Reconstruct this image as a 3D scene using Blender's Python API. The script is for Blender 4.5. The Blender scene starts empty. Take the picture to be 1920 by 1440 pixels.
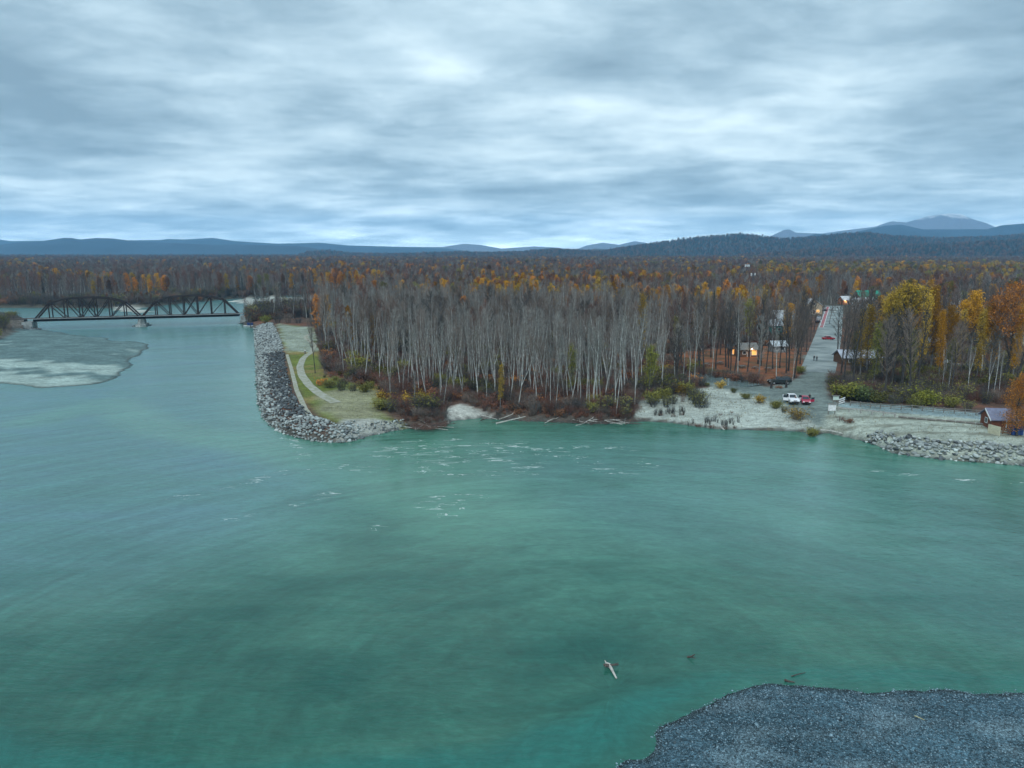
import bpy, bmesh, math, random
import numpy as np
from mathutils import Vector, Matrix, noise as mnoise

# ---------------------------------------------------------------- camera, sky, sun, exposure
sc = bpy.context.scene
COL = sc.collection
FPX, PITCH, CAMZ = 1333.0, math.radians(10.54), 35.0      # focal length in photo pixels, downward tilt, height over the river
cam = bpy.data.cameras.new('camera'); camo = bpy.data.objects.new('camera', cam); COL.objects.link(camo)
cam.sensor_width = 36; cam.lens = 36 * FPX / 1920; cam.clip_start = 0.5; cam.clip_end = 200000
camo.location = (0, 0, CAMZ); camo.rotation_euler = (math.pi / 2 - PITCH, 0, 0)
sc.camera = camo

SUN_EL, SUN_ROT = math.radians(48), math.radians(200)
world = bpy.data.worlds.new('World'); sc.world = world; world.use_nodes = True
wn, wl = world.node_tree.nodes, world.node_tree.links
wn.clear()
def wnode(t, **kw):
    n = wn.new(t)
    for k, v in kw.items(): setattr(n, k, v)
    return n
tc = wnode('ShaderNodeTexCoord')
sep = wnode('ShaderNodeSeparateXYZ'); wl.new(tc.outputs['Generated'], sep.inputs[0])
def wmath(op, a, b=None, clamp=False):
    n = wnode('ShaderNodeMath', operation=op); n.use_clamp = clamp
    for i, v in enumerate((a, b)):
        if v is None: continue
        if isinstance(v, (int, float)): n.inputs[i].default_value = v
        else: wl.new(v, n.inputs[i])
    return n.outputs[0]
zc = wmath('ADD', wmath('MAXIMUM', sep.outputs[2], 0.0), 0.12)
px = wmath('DIVIDE', sep.outputs[0], zc); py = wmath('DIVIDE', sep.outputs[1], zc)
cmb = wnode('ShaderNodeCombineXYZ'); wl.new(px, cmb.inputs[0]); wl.new(py, cmb.inputs[1])
def cloud(scale, sx, sy, off, detail, rough, dist):
    mp = wnode('ShaderNodeMapping'); mp.inputs['Scale'].default_value = (sx, sy, 1); mp.inputs['Location'].default_value = off
    mp.inputs['Rotation'].default_value = (0, 0, math.radians(-14))
    wl.new(cmb.outputs[0], mp.inputs[0])
    nz = wnode('ShaderNodeTexNoise'); nz.inputs['Scale'].default_value = scale; nz.inputs['Detail'].default_value = detail
    nz.inputs['Roughness'].default_value = rough; nz.inputs['Distortion'].default_value = dist
    wl.new(mp.outputs[0], nz.inputs['Vector']); return nz.outputs[0]
c1 = cloud(0.72, 1.0, 1.0, (3.4, 7.2, 0), 4, 0.45, 0.2)
c2 = cloud(2.6, 0.85, 1.0, (1.3, 2.2, 4), 7, 0.58, 0.25)
c3 = cloud(6.5, 0.8, 1.0, (5.3, 1.2, 2), 6, 0.6, 0.3)
csum = wmath('ADD', wmath('ADD', wmath('MULTIPLY', c1, 0.60), wmath('MULTIPLY', c2, 0.34)), wmath('MULTIPLY', c3, 0.06))
ramp = wnode('ShaderNodeValToRGB'); wl.new(csum, ramp.inputs[0])
el = ramp.color_ramp.elements
el[0].position = 0.37; el[0].color = (0.19, 0.28, 0.34, 1)
el[1].position = 0.63; el[1].color = (0.66, 0.80, 0.845, 1)
e = el.new(0.46); e.color = (0.29, 0.405, 0.475, 1)
e = el.new(0.54); e.color = (0.44, 0.575, 0.645, 1)
sky = wnode('ShaderNodeTexSky', sky_type='NISHITA'); sky.sun_disc = False
sky.sun_elevation = SUN_EL; sky.sun_rotation = SUN_ROT; sky.air_density = 1.0; sky.dust_density = 3.0
bg1 = wnode('ShaderNodeBackground'); bg1.inputs[1].default_value = 0.10; wl.new(sky.outputs[0], bg1.inputs[0])
bg2 = wnode('ShaderNodeBackground'); bg2.inputs[1].default_value = 1.0; wl.new(ramp.outputs[0], bg2.inputs[0])
low = wmath('POWER', wmath('SUBTRACT', 1.0, wmath('MAXIMUM', sep.outputs[2], 0.0)), 26.0)      # thinner, brighter cloud towards the horizon all round
wl.new(wmath('ADD', 0.95, wmath('MULTIPLY', low, 1.7)), bg2.inputs[1])
mixs = wnode('ShaderNodeMixShader'); mixs.inputs[0].default_value = 0.93
wl.new(bg1.outputs[0], mixs.inputs[1]); wl.new(bg2.outputs[0], mixs.inputs[2])
wo = wnode('ShaderNodeOutputWorld'); wl.new(mixs.outputs[0], wo.inputs[0])

sl = bpy.data.lights.new('sun', 'SUN'); sl.energy = 1.3; sl.angle = math.radians(40); sl.color = (0.97, 0.99, 1.0)
so = bpy.data.objects.new('sun', sl); COL.objects.link(so); so.location = (0, -50, 200)
sdir = Vector((math.sin(SUN_ROT) * math.cos(SUN_EL), math.cos(SUN_ROT) * math.cos(SUN_EL), math.sin(SUN_EL)))
so.rotation_euler = sdir.to_track_quat('Z', 'Y').to_euler()

sc.view_settings.view_transform = 'Standard'; sc.view_settings.look = 'None'
sc.view_settings.exposure = 0.6; sc.view_settings.gamma = 1.0; sc.view_settings.use_curve_mapping = False
sc.render.engine = 'CYCLES'
sc.cycles.use_denoising = True; sc.cycles.max_bounces = 5; sc.cycles.diffuse_bounces = 2; sc.cycles.glossy_bounces = 2
sc.cycles.transparent_max_bounces = 4; sc.cycles.volume_bounces = 1; sc.cycles.caustics_reflective = False

# ---------------------------------------------------------------- measuring: photo pixel -> place
def ray(u, v):
    a, b = (u - 960) / FPX, (v - 720) / FPX
    return a, math.cos(PITCH) - b * math.sin(PITCH), -math.sin(PITCH) - b * math.cos(PITCH)
def at(u, v, z=0.0):
    dx, dy, dz = ray(u, v); t = (z - CAMZ) / dz
    return (dx * t, dy * t)
def at_depth(u, v, y):
    dx, dy, dz = ray(u, v); t = y / dy
    return Vector((dx * t, y, CAMZ + dz * t))
def z_at(y, v):
    _, dy, dz = ray(960, v); return CAMZ + y * dz / dy

# ---------------------------------------------------------------- layout outlines (metres)
SHORE = [(-900, 579), (-300, 578), (0, 577), (60, 577), (200, 578), (270, 577), (330, 570), (430, 561), (520, 556), (600, 553), (690, 556),
         (640, 575), (580, 583), (520, 587), (480, 589), (462, 596), (451, 602), (462, 611), (478, 616), (480, 640), (482, 665), (483, 690),
         (484, 720), (486, 752), (496, 783), (512, 800), (535, 813), (570, 823), (610, 829), (650, 829), (690, 818), (730, 809), (765, 803), (800, 806),
         (830, 799), (850, 789), (900, 784), (940, 787), (1000, 790), (1080, 793), (1130, 795), (1195, 791), (1215, 790), (1260, 793),
         (1300, 799), (1345, 805), (1420, 807), (1500, 809), (1530, 817), (1548, 811), (1580, 818), (1620, 827), (1655, 838), (1676, 850),
         (1740, 858), (1800, 864), (1860, 868), (1920, 873), (2050, 880), (2300, 890)]
MAIN = [at(u, v, 0) for u, v in SHORE]
MAIN = [(-31000, MAIN[0][1] + 60)] + MAIN + [(260, 112), (31000, 90), (31000, 41000), (-31000, 41000)]
LEFTB = [at(u, v, 0) for u, v in [(-900, 584), (0, 587), (35, 592), (50, 600), (66, 613), (50, 617), (20, 633), (0, 643), (-300, 690), (-900, 760)]]
LBAR = [at(u, v, 0) for u, v in [(20, 612), (76, 617), (100, 620), (140, 629), (200, 634), (215, 640), (250, 640), (277, 646), (276, 658), (254, 670), (250, 684), (225, 704),
        (208, 714), (175, 722), (80, 727), (0, 719), (-200, 716), (-400, 690), (-200, 650)]]
FBAR = [at(u, v, 0) for u, v in [(425, 566), (455, 560), (520, 557), (600, 555), (660, 566), (580, 580), (520, 582), (470, 578), (455, 572)]]
FBAR2 = [at(u, v, 0) for u, v in [(195, 582), (225, 573), (270, 580), (310, 584), (250, 588)]]
NBAR = [at(u, v, 0) for u, v in [(1000, 1580), (1120, 1470), (1155, 1437), (1178, 1422), (1205, 1421), (1224, 1402), (1228, 1380), (1245, 1365), (1300, 1332), (1350, 1302), (1400, 1286), (1450, 1282),
        (1520, 1287), (1600, 1293), (1680, 1297), (1750, 1293), (1920, 1299), (2300, 1310), (2600, 1600)]]

def sdf(poly, X, Y):
    """signed distance, positive inside"""
    X = np.asarray(X, float); Y = np.asarray(Y, float)
    best = np.full(X.shape, 1e18); ins = np.zeros(X.shape, bool)
    n = len(poly)
    for i in range(n):
        ax, ay = poly[i]; bx, by = poly[(i + 1) % n]
        ex, ey = bx - ax, by - ay
        wx, wy = X - ax, Y - ay
        t = np.clip((wx * ex + wy * ey) / (ex * ex + ey * ey + 1e-12), 0, 1)
        best = np.minimum(best, (wx - ex * t) ** 2 + (wy - ey * t) ** 2)
        if ay != by:
            c = ((ay > Y) != (by > Y)) & (X < (bx - ax) * (Y - ay) / (by - ay) + ax)
            ins ^= c
    d = np.sqrt(best)
    return np.where(ins, d, -d)
def pdist(line, X, Y):
    """distance to a polyline"""
    X = np.asarray(X, float); Y = np.asarray(Y, float); best = np.full(X.shape, 1e18)
    for (ax, ay), (bx, by) in zip(line[:-1], line[1:]):
        ex, ey = bx - ax, by - ay; wx, wy = X - ax, Y - ay
        t = np.clip((wx * ex + wy * ey) / (ex * ex + ey * ey + 1e-12), 0, 1)
        best = np.minimum(best, (wx - ex * t) ** 2 + (wy - ey * t) ** 2)
    return np.sqrt(best)
def sst(a, b, x):
    t = np.clip((x - a) / (b - a), 0, 1); return t * t * (3 - 2 * t)
def wob(X, Y, s, k=0.0):
    X = X / s; Y = Y / s
    return (np.sin(X * 1.3 + 1.7 * np.sin(Y * 0.9 + k) + k) + np.sin(Y * 1.7 + 1.3 * np.sin(X * 1.1 + 2 * k) + 2.1) + 0.6 * np.sin(X * 2.9 + Y * 2.3 + k * 3)) / 2.6

def pz(L, z=2.2): return [at(u, v, z) for u, v in L]
BEACH = pz([(1190, 775), (1200, 760), (1250, 752), (1300, 740), (1330, 735), (1360, 738), (1400, 750), (1450, 765), (1500, 778), (1530, 795), (1530, 815), (1400, 812), (1300, 806), (1190, 796)], 1.2)
SAND2 = pz([(835, 800), (838, 775), (862, 768), (900, 773), (940, 782), (950, 790), (890, 790)], 0.8)
GRASS = pz([(560, 612), (590, 615), (598, 660), (602, 690), (615, 708), (660, 718), (705, 726), (716, 745), (700, 765), (730, 776), (800, 783), (760, 800), (690, 800), (640, 795), (600, 778), (566, 745), (548, 705), (538, 662), (527, 640), (520, 606)], 2.6)
DRYG = pz([(600, 735), (640, 728), (700, 735), (705, 765), (730, 776), (640, 785), (600, 770)], 2.6)
APRON = pz([(640, 790), (700, 785), (750, 784), (770, 795), (740, 808), (690, 815), (650, 815), (625, 803)], 2.0)
LOT = pz([(1275, 702), (1340, 712), (1440, 728), (1500, 712), (1512, 690), (1506, 668), (1560, 668), (1556, 690), (1550, 720), (1552, 745), (1572, 762), (1560, 800), (1530, 790), (1480, 775), (1400, 745), (1340, 730), (1280, 712)])
RLOT = pz([(1545, 812), (1540, 790), (1560, 766), (1585, 758), (1700, 765), (1850, 780), (1870, 790), (1990, 820), (2300, 840), (2300, 900), (1920, 866), (1740, 852), (1660, 832)])
RPATH = pz([(1568, 766), (1580, 758), (1700, 765), (1848, 778), (1848, 792), (1700, 779), (1600, 771)])
PARK = pz([(1255, 690), (1250, 668), (1330, 658), (1420, 650), (1500, 655), (1508, 690), (1495, 708), (1440, 722), (1340, 706), (1290, 697)])
RYARD = pz([(1750, 697), (1780, 684), (1920, 689), (2000, 692), (2000, 702), (1880, 699)])
PUDDLE = pz([(1278, 699), (1310, 700), (1345, 708), (1400, 716), (1436, 723), (1395, 726), (1350, 722), (1310, 714)], 2.4)
STREET = [at(1532, 700, 2.4), at(1541, 672, 2.4), at(1553, 630, 2.4), at(1560, 596, 2.4), at(1564, 574, 2.4)]
PATH1 = pz([(592, 622), (572, 632), (590, 648), (584, 660), (568, 672), (562, 688), (566, 704), (578, 720), (596, 736), (616, 749), (630, 756)], 2.6)
PATH2 = pz([(538, 664), (546, 690), (556, 730), (572, 765), (586, 783)], 2.6)
CREST = pz([(545, 612), (540, 640), (536, 668), (541, 700), (553, 735), (568, 768), (590, 785)], 2.6)

def height(X, Y):
    X = np.asarray(X, float); Y = np.asarray(Y, float)
    d = sdf(MAIN, X, Y)
    wb = sst(-6, 6, sdf(BEACH, X, Y))
    L = 3.6 + 7 * wb
    dp = np.maximum(d, 0)
    h = 2.3 * (1 - np.exp(-dp / L)) + 0.35 * sst(0, 0.7, dp) * (1 - 0.6 * wb)
    h += sst(6, 16, dp) * (0.16 * wob(X, Y, 7) + 0.10 * wob(X, Y, 3, 2.0)) * sst(1400, 300, dp)
    h = h - 0.45 * sst(-1.0, 1.6, sdf(PUDDLE, X, Y))
    h = np.where(d > 0, h, -np.minimum(2.5, 0.3 * -d) - 0.02)
    near = X < -60
    if near.any():
        dl = sdf(LEFTB, X, Y); hl = np.where(dl > 0, 2.3 * (1 - np.exp(-np.maximum(dl, 0) / 4)) + 0.2, -3.0)
        db = sdf(LBAR, X, Y) + 1.2 * wob(X, Y, 5, 1.0)
        hb = np.where(db > 0, 0.62 * (1 - np.exp(-np.maximum(db, 0) / 5)) + 0.16 * wob(X, Y, 13, .4) * sst(2, 14, db) + 0.05 * wob(X, Y, 3, .9) * sst(1, 6, db) + 0.02, -3.0)
        h = np.maximum(h, np.maximum(hl, hb))
        for P in (FBAR, FBAR2):
            df = sdf(P, X, Y) + 3.0 * wob(X, Y, 18, 0.3)
            h = np.maximum(h, np.where(df > 0, 0.5 * (1 - np.exp(-np.maximum(df, 0) / 8)) + 0.14 * wob(X, Y * 2, 9, .4), -3.0))
    return h
def gz(x, y): return float(height(np.array([x]), np.array([y]))[0])
def atg(u, v, z0=2.4):
    z = z0
    for _ in range(5):
        x, y = at(u, v, z); z = gz(x, y)
        if z < 0: z = 0.0
    return Vector((x, y, z))

# ---------------------------------------------------------------- materials
MATS = {}
def mat(name, col, rough=0.8, var=0.0, scale=1.0, col2=None, bump=0.0, bscale=None, metal=0.0, island=0.0, objr=0.0, spec=0.3, emit=None, estr=0.0, coords='Object'):
    if name in MATS: return MATS[name]
    m = bpy.data.materials.new(name); m.use_nodes = True; MATS[name] = m
    N, L = m.node_tree.nodes, m.node_tree.links
    b = N['Principled BSDF']; b.inputs['Roughness'].default_value = rough; b.inputs['Metallic'].default_value = metal
    b.inputs['Specular IOR Level'].default_value = spec
    b.inputs['Base Color'].default_value = (*col, 1)
    tcn = N.new('ShaderNodeTexCoord'); cur = None
    if col2 is not None or var > 0:
        nz = N.new('ShaderNodeTexNoise'); nz.inputs['Scale'].default_value = scale; nz.inputs['Detail'].default_value = 4
        L.new(tcn.outputs[coords], nz.inputs['Vector'])
        rp = N.new('ShaderNodeValToRGB'); L.new(nz.outputs[0], rp.inputs[0])
        c2 = col2 if col2 is not None else tuple(c * (1 - var) for c in col)
        rp.color_ramp.elements[0].position = 0.36; rp.color_ramp.elements[0].color = (*c2, 1)
        rp.color_ramp.elements[1].position = 0.62; rp.color_ramp.elements[1].color = (*col, 1)
        cur = rp.outputs[0]
    def modulate(src, amt):
        nonlocal cur
        mr = N.new('ShaderNodeMapRange'); mr.inputs['To Min'].default_value = 1 - amt; mr.inputs['To Max'].default_value = 1 + amt
        L.new(src, mr.inputs['Value'])
        mx = N.new('ShaderNodeVectorMath'); mx.operation = 'SCALE'
        if cur is None: mx.inputs[0].default_value = col
        else: L.new(cur, mx.inputs[0])
        L.new(mr.outputs[0], mx.inputs['Scale']); cur = mx.outputs[0]
    if island > 0:
        g = N.new('ShaderNodeNewGeometry'); modulate(g.outputs['Random Per Island'], island)
    if objr > 0:
        g = N.new('ShaderNodeObjectInfo'); modulate(g.outputs['Random'], objr)
    if cur is not None: L.new(cur, b.inputs['Base Color'])
    if bump > 0:
        nb = N.new('ShaderNodeTexNoise'); nb.inputs['Scale'].default_value = bscale or scale * 3; nb.inputs['Detail'].default_value = 5
        L.new(tcn.outputs[coords], nb.inputs['Vector'])
        bp = N.new('ShaderNodeBump'); bp.inputs['Strength'].default_value = bump; bp.inputs['Distance'].default_value = 0.1
        L.new(nb.outputs[0], bp.inputs['Height']); L.new(bp.outputs[0], b.inputs['Normal'])
    if emit is not None:
        b.inputs['Emission Color'].default_value = (*emit, 1); b.inputs['Emission Strength'].default_value = estr
    return m

# ---------------------------------------------------------------- mesh helpers
class MB:
    def __init__(s): s.v = []; s.f = []
    def face(s, *pts):
        n = len(s.v); s.v += [tuple(p) for p in pts]; s.f.append(tuple(range(n, n + len(pts))))
    def box(s, c, size, rz=0.0, tilt=None):
        hx, hy, hz = size[0] / 2, size[1] / 2, size[2] / 2
        M = Matrix.Rotation(rz, 3, 'Z')
        if tilt is not None: M = M @ tilt
        n = len(s.v)
        for dx, dy, dz in ((-1, -1, -1), (1, -1, -1), (1, 1, -1), (-1, 1, -1), (-1, -1, 1), (1, -1, 1), (1, 1, 1), (-1, 1, 1)):
            p = M @ Vector((dx * hx, dy * hy, dz * hz)); s.v.append((c[0] + p.x, c[1] + p.y, c[2] + p.z))
        s.f += [tuple(n + i for i in q) for q in ((3, 2, 1, 0), (4, 5, 6, 7), (0, 1, 5, 4), (1, 2, 6, 5), (2, 3, 7, 6), (3, 0, 4, 7))]
    def beam(s, p, q, w, h):
        p, q = Vector(p), Vector(q); d = (q - p).normalized()
        up = Vector((0, 0, 1)) if abs(d.z) < 0.95 else Vector((0, 1, 0))
        a = d.cross(up).normalized(); b = a.cross(d).normalized(); n = len(s.v)
        for e in (p, q):
            for sa, sb in ((-1, -1), (1, -1), (1, 1), (-1, 1)): s.v.append(tuple(e + a * (sa * w / 2) + b * (sb * h / 2)))
        s.f += [tuple(n + i for i in t) for t in ((0, 1, 2, 3), (7, 6, 5, 4), (0, 4, 5, 1), (1, 5, 6, 2), (2, 6, 7, 3), (3, 7, 4, 0))]
    def tube(s, pts, rs, n=6, cap=True):
        pts = [Vector(p) for p in pts]; base = len(s.v); a = None
        for i, p in enumerate(pts):
            d = (pts[min(i + 1, len(pts) - 1)] - pts[max(i - 1, 0)]).normalized()
            if a is None:
                a = d.cross(Vector((0, 0, 1)) if abs(d.z) < 0.9 else Vector((1, 0, 0))).normalized()
            a = (a - d * a.dot(d)).normalized(); b = d.cross(a)
            for k in range(n):
                t = 2 * math.pi * k / n; s.v.append(tuple(p + (a * math.cos(t) + b * math.sin(t)) * rs[i]))
        for i in range(len(pts) - 1):
            for k in range(n):
                k2 = (k + 1) % n
                s.f.append((base + i * n + k, base + i * n + k2, base + (i + 1) * n + k2, base + (i + 1) * n + k))
        if cap:
            s.f.append(tuple(base + k for k in reversed(range(n)))); s.f.append(tuple(base + (len(pts) - 1) * n + k for k in range(n)))
    def spike(s, p, q, r):
        p, q = Vector(p), Vector(q); d = q - p
        a = d.cross(Vector((0.31, 0.77, 0.55))); a = a.normalized() * r if a.length > 1e-6 else Vector((r, 0, 0))
        b = d.cross(a).normalized() * r; n = len(s.v)
        s.v += [tuple(p + a), tuple(p - a * 0.5 + b * 0.87), tuple(p - a * 0.5 - b * 0.87), tuple(q)]
        s.f += [(n, n + 1, n + 3), (n + 1, n + 2, n + 3), (n + 2, n, n + 3)]
    def mesh(s, name, m, smooth=False):
        me = bpy.data.meshes.new(name); me.from_pydata(s.v, [], s.f); me.update()
        if m: me.materials.append(m)
        if smooth: me.polygons.foreach_set('use_smooth', [True] * len(me.polygons))
        return me
    def build(s, name, m, parent=None, loc=None, rz=0.0, smooth=False):
        return link(name, s.mesh(name, m, smooth), parent, loc, rz)
def link(name, me, parent=None, loc=None, rz=0.0):
    o = bpy.data.objects.new(name, me); COL.objects.link(o)
    if parent: o.parent = parent
    if loc is not None: o.location = loc
    if rz: o.rotation_euler = (0, 0, rz)
    return o
def tag(o, label=None, cat=None, group=None, kind=None):
    if label: o['label'] = label
    if cat: o['category'] = cat
    if group: o['group'] = group
    if kind: o['kind'] = kind
    return o
def thing(name, label, cat, loc=(0, 0, 0), rz=0.0, group=None):
    o = bpy.data.objects.new(name, None); COL.objects.link(o); o.empty_display_size = 0.5
    o.location = loc; o.rotation_euler = (0, 0, rz)
    return tag(o, label, cat, group)
def np_mesh(name, V, F, m, smooth=False):
    me = bpy.data.meshes.new(name); nf, k = F.shape
    me.vertices.add(len(V)); me.vertices.foreach_set('co', np.ascontiguousarray(V, np.float32).ravel())
    me.loops.add(nf * k); me.loops.foreach_set('vertex_index', np.ascontiguousarray(F, np.int32).ravel())
    me.polygons.add(nf); me.polygons.foreach_set('loop_start', np.arange(0, nf * k, k, dtype=np.int32))
    me.update(calc_edges=True)
    if smooth: me.polygons.foreach_set('use_smooth', np.ones(nf, bool))
    me.materials.append(m); return me
def grid_mesh(name, X, Y, Z, m, cols=None):
    ny, nx = X.shape
    V = np.stack([X.ravel(), Y.ravel(), Z.ravel()], 1)
    i = (np.arange(ny - 1)[:, None] * nx + np.arange(nx - 1)[None, :]).ravel()
    me = np_mesh(name, V, np.stack([i, i + 1, i + nx + 1, i + nx], 1), m, True)
    for nm, C in (cols or {}).items():
        at_ = me.color_attributes.new(nm, 'FLOAT_COLOR', 'POINT')
        A = np.ones((len(V), 4), np.float32); A[:, :3] = C.reshape(-1, 3); at_.data.foreach_set('color', A.ravel())
    return me
def axis(lo, fine_lo, fine_hi, hi, step, grow):
    a = list(np.arange(fine_lo, fine_hi + 1e-6, step)); s = step; x = fine_lo; L = []
    while x > lo: s *= grow; x -= s; L.append(x)
    s = step; x = a[-1]; R = []
    while x < hi: s *= grow; x += s; R.append(x)
    return np.array(L[::-1] + a + R)

# ---------------------------------------------------------------- ground sheet
def ground_material():
    m = bpy.data.materials.new('ground'); m.use_nodes = True; N, L = m.node_tree.nodes, m.node_tree.links
    b = N['Principled BSDF']; b.inputs['Roughness'].default_value = 0.9; b.inputs['Specular IOR Level'].default_value = 0.15
    a = N.new('ShaderNodeAttribute'); a.attribute_name = 'soil'
    geo = N.new('ShaderNodeNewGeometry'); outs = []
    for s, lo, hi in ((0.16, 0.72, 1.25), (1.1, 0.68, 1.3), (5.0, 0.62, 1.36)):
        nz = N.new('ShaderNodeTexNoise'); nz.inputs['Scale'].default_value = s; nz.inputs['Detail'].default_value = 5; nz.inputs['Roughness'].default_value = 0.6
        mpn = N.new('ShaderNodeMapping'); mpn.inputs['Scale'].default_value = (0.55, 1.0, 1.0); L.new(geo.outputs['Position'], mpn.inputs[0]); L.new(mpn.outputs[0], nz.inputs['Vector'])
        mr = N.new('ShaderNodeMapRange'); mr.inputs['From Min'].default_value = 0.3; mr.inputs['From Max'].default_value = 0.7
        mr.inputs['To Min'].default_value = lo; mr.inputs['To Max'].default_value = hi; L.new(nz.outputs[0], mr.inputs['Value']); outs.append((mr.outputs[0], nz.outputs[0]))
    cur = a.outputs['Color']
    for o, _ in outs:
        vm = N.new('ShaderNodeVectorMath'); vm.operation = 'SCALE'; L.new(cur, vm.inputs[0]); L.new(o, vm.inputs['Scale']); cur = vm.outputs[0]
    L.new(cur, b.inputs['Base Color'])
    bp = N.new('ShaderNodeBump'); bp.inputs['Strength'].default_value = 0.6; bp.inputs['Distance'].default_value = 0.25
    L.new(outs[2][1], bp.inputs['Height']); L.new(bp.outputs[0], b.inputs['Normal'])
    return m
GROUND = ground_material()
def zone(C, d, w, col):
    k = sst(-w, w, d)[..., None]; return C * (1 - k) + np.array(col) * k
def soil(X, Y, H):
    C = np.zeros(X.shape + (3,)); C[:] = (0.105, 0.066, 0.050)
    n1 = wob(X, Y, 9, 0.7); n2 = wob(X, Y, 3.1, 1.9)
    C = zone(C, n1 + 0.6 * n2 - 0.25, 0.4, (0.17, 0.078, 0.048))
    dm = sdf(MAIN, X, Y)
    C = zone(C, -(dm - 1.6 - 0.6 * n2), 0.5, (0.10, 0.09, 0.075))                       # cut bank by the water
    far = sst(700, 2200, Y)[..., None]; C = C * (1 - far) + np.array((0.055, 0.062, 0.052)) * far
    fb = sst(330, 400, Y)[..., None]; C = C * (1 - fb) + np.array((0.085, 0.078, 0.058)) * fb
    gr = (0.135, 0.165, 0.035)
    C = zone(C, sdf(GRASS, X, Y) + 0.5 * n2, 0.8, gr)
    C = np.where((sdf(GRASS, X, Y) > 0)[..., None], zone(C, n1 + n2 * 0.8 - 0.35, 0.4, (0.21, 0.17, 0.06)), C)
    C = zone(C, sdf(DRYG, X, Y) + n2 + n1, 2.0, (0.25, 0.25, 0.155))
    C = zone(C, np.minimum(Y - at(560, 660, 2.6)[1], sdf(GRASS, X, Y)) + 2 * n2 - 0.5, 1.2, (0.27, 0.31, 0.25))
    C = zone(C, sdf(APRON, X, Y) + 0.5 * n2, 0.9, (0.33, 0.345, 0.31))
    C = zone(C, sdf(PARK, X, Y) + 0.7 * n2, 0.9, (0.25, 0.095, 0.045))
    C = np.where((sdf(PARK, X, Y) > 0)[..., None], zone(C, wob(X, Y, 2.1, .4) + wob(X, Y, 6, 2.2) * .7 - 0.15, 0.5, (0.125, 0.075, 0.04)), C)
    C = zone(C, sdf(LOT, X, Y) + 0.6 * n2, 0.8, (0.165, 0.205, 0.19))
    C = zone(C, sdf(BEACH, X, Y) + 0.7 * n2 + 0.5 * n1, 0.5, (0.36, 0.40, 0.36))
    C = zone(C, sdf(SAND2, X, Y) + 0.5 * n2, 0.4, (0.40, 0.41, 0.37))
    cb = np.minimum(-(dm - 0.85 - 0.45 * n2 - 0.25 * wob(X, Y, 1.3, .2)), 0.5 + 0 * dm); C = zone(C, np.where(sdf(BEACH, X, Y) > -3, cb, -9.0), 0.35, (0.085, 0.075, 0.06))
    dr = sdf(RLOT, X, Y)
    C = zone(C, dr, 0.8, (0.33, 0.37, 0.315))
    tr = np.sin((Y + 0.22 * X) * 1.15 + 1.4 * n1) + 0.5 * n2
    C = np.where((dr > 0)[..., None], zone(C, tr - 0.75, 0.3, (0.19, 0.20, 0.16)), C)
    C = zone(C, sdf(RPATH, X, Y), 0.5, (0.24, 0.32, 0.33))
    C = zone(C, sdf(RYARD, X, Y), 0.7, (0.42, 0.47, 0.46))
    C = zone(C, sdf(PUDDLE, X, Y) + 0.4, 0.8, (0.07, 0.08, 0.075))
    C = zone(C, -(H - 0.16), 0.08, (0.075, 0.085, 0.08))
    lf = X < -60
    db = sdf(LBAR, X, Y) + 1.2 * wob(X, Y, 5, 1.0)
    Cb = np.zeros_like(C); Cb[:] = (0.115, 0.18, 0.178)
    silt_and_sheen = wob(X * 0.45 + 0.35 * Y, Y, 12, 2.4) + 0.35 * n2 - 0.012 * (Y - 215)
    Cb = zone(Cb, silt_and_sheen - 0.05, 0.22, (0.30, 0.385, 0.355)); Cb = zone(Cb, -(db - 1.3), 0.6, (0.11, 0.14, 0.135))
    k = (sst(0, 0.3, db) * (sdf(LEFTB, X, Y) < 1) * lf)[..., None]; C = C * (1 - k) + Cb * k
    for P in (FBAR, FBAR2):
        df = sdf(P, X, Y) + 3.0 * wob(X, Y, 18, 0.3); C = np.where(((df > 0) & lf)[..., None], np.array((0.44, 0.455, 0.41)) * (0.85 + 0.2 * wob(X, Y * 2, 8, .8))[..., None], C)
    return C
gx = axis(-9000, -215, 190, 9000, 1.15, 1.13); gy = axis(-60, 58, 262, 10200, 1.0, 1.055)
GX, GY = np.meshgrid(gx, gy)
GH = height(GX, GY)
tag(link('ground', grid_mesh('ground', GX, GY, GH, GROUND, {'soil': soil(GX, GY, GH)})), kind='structure')

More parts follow.
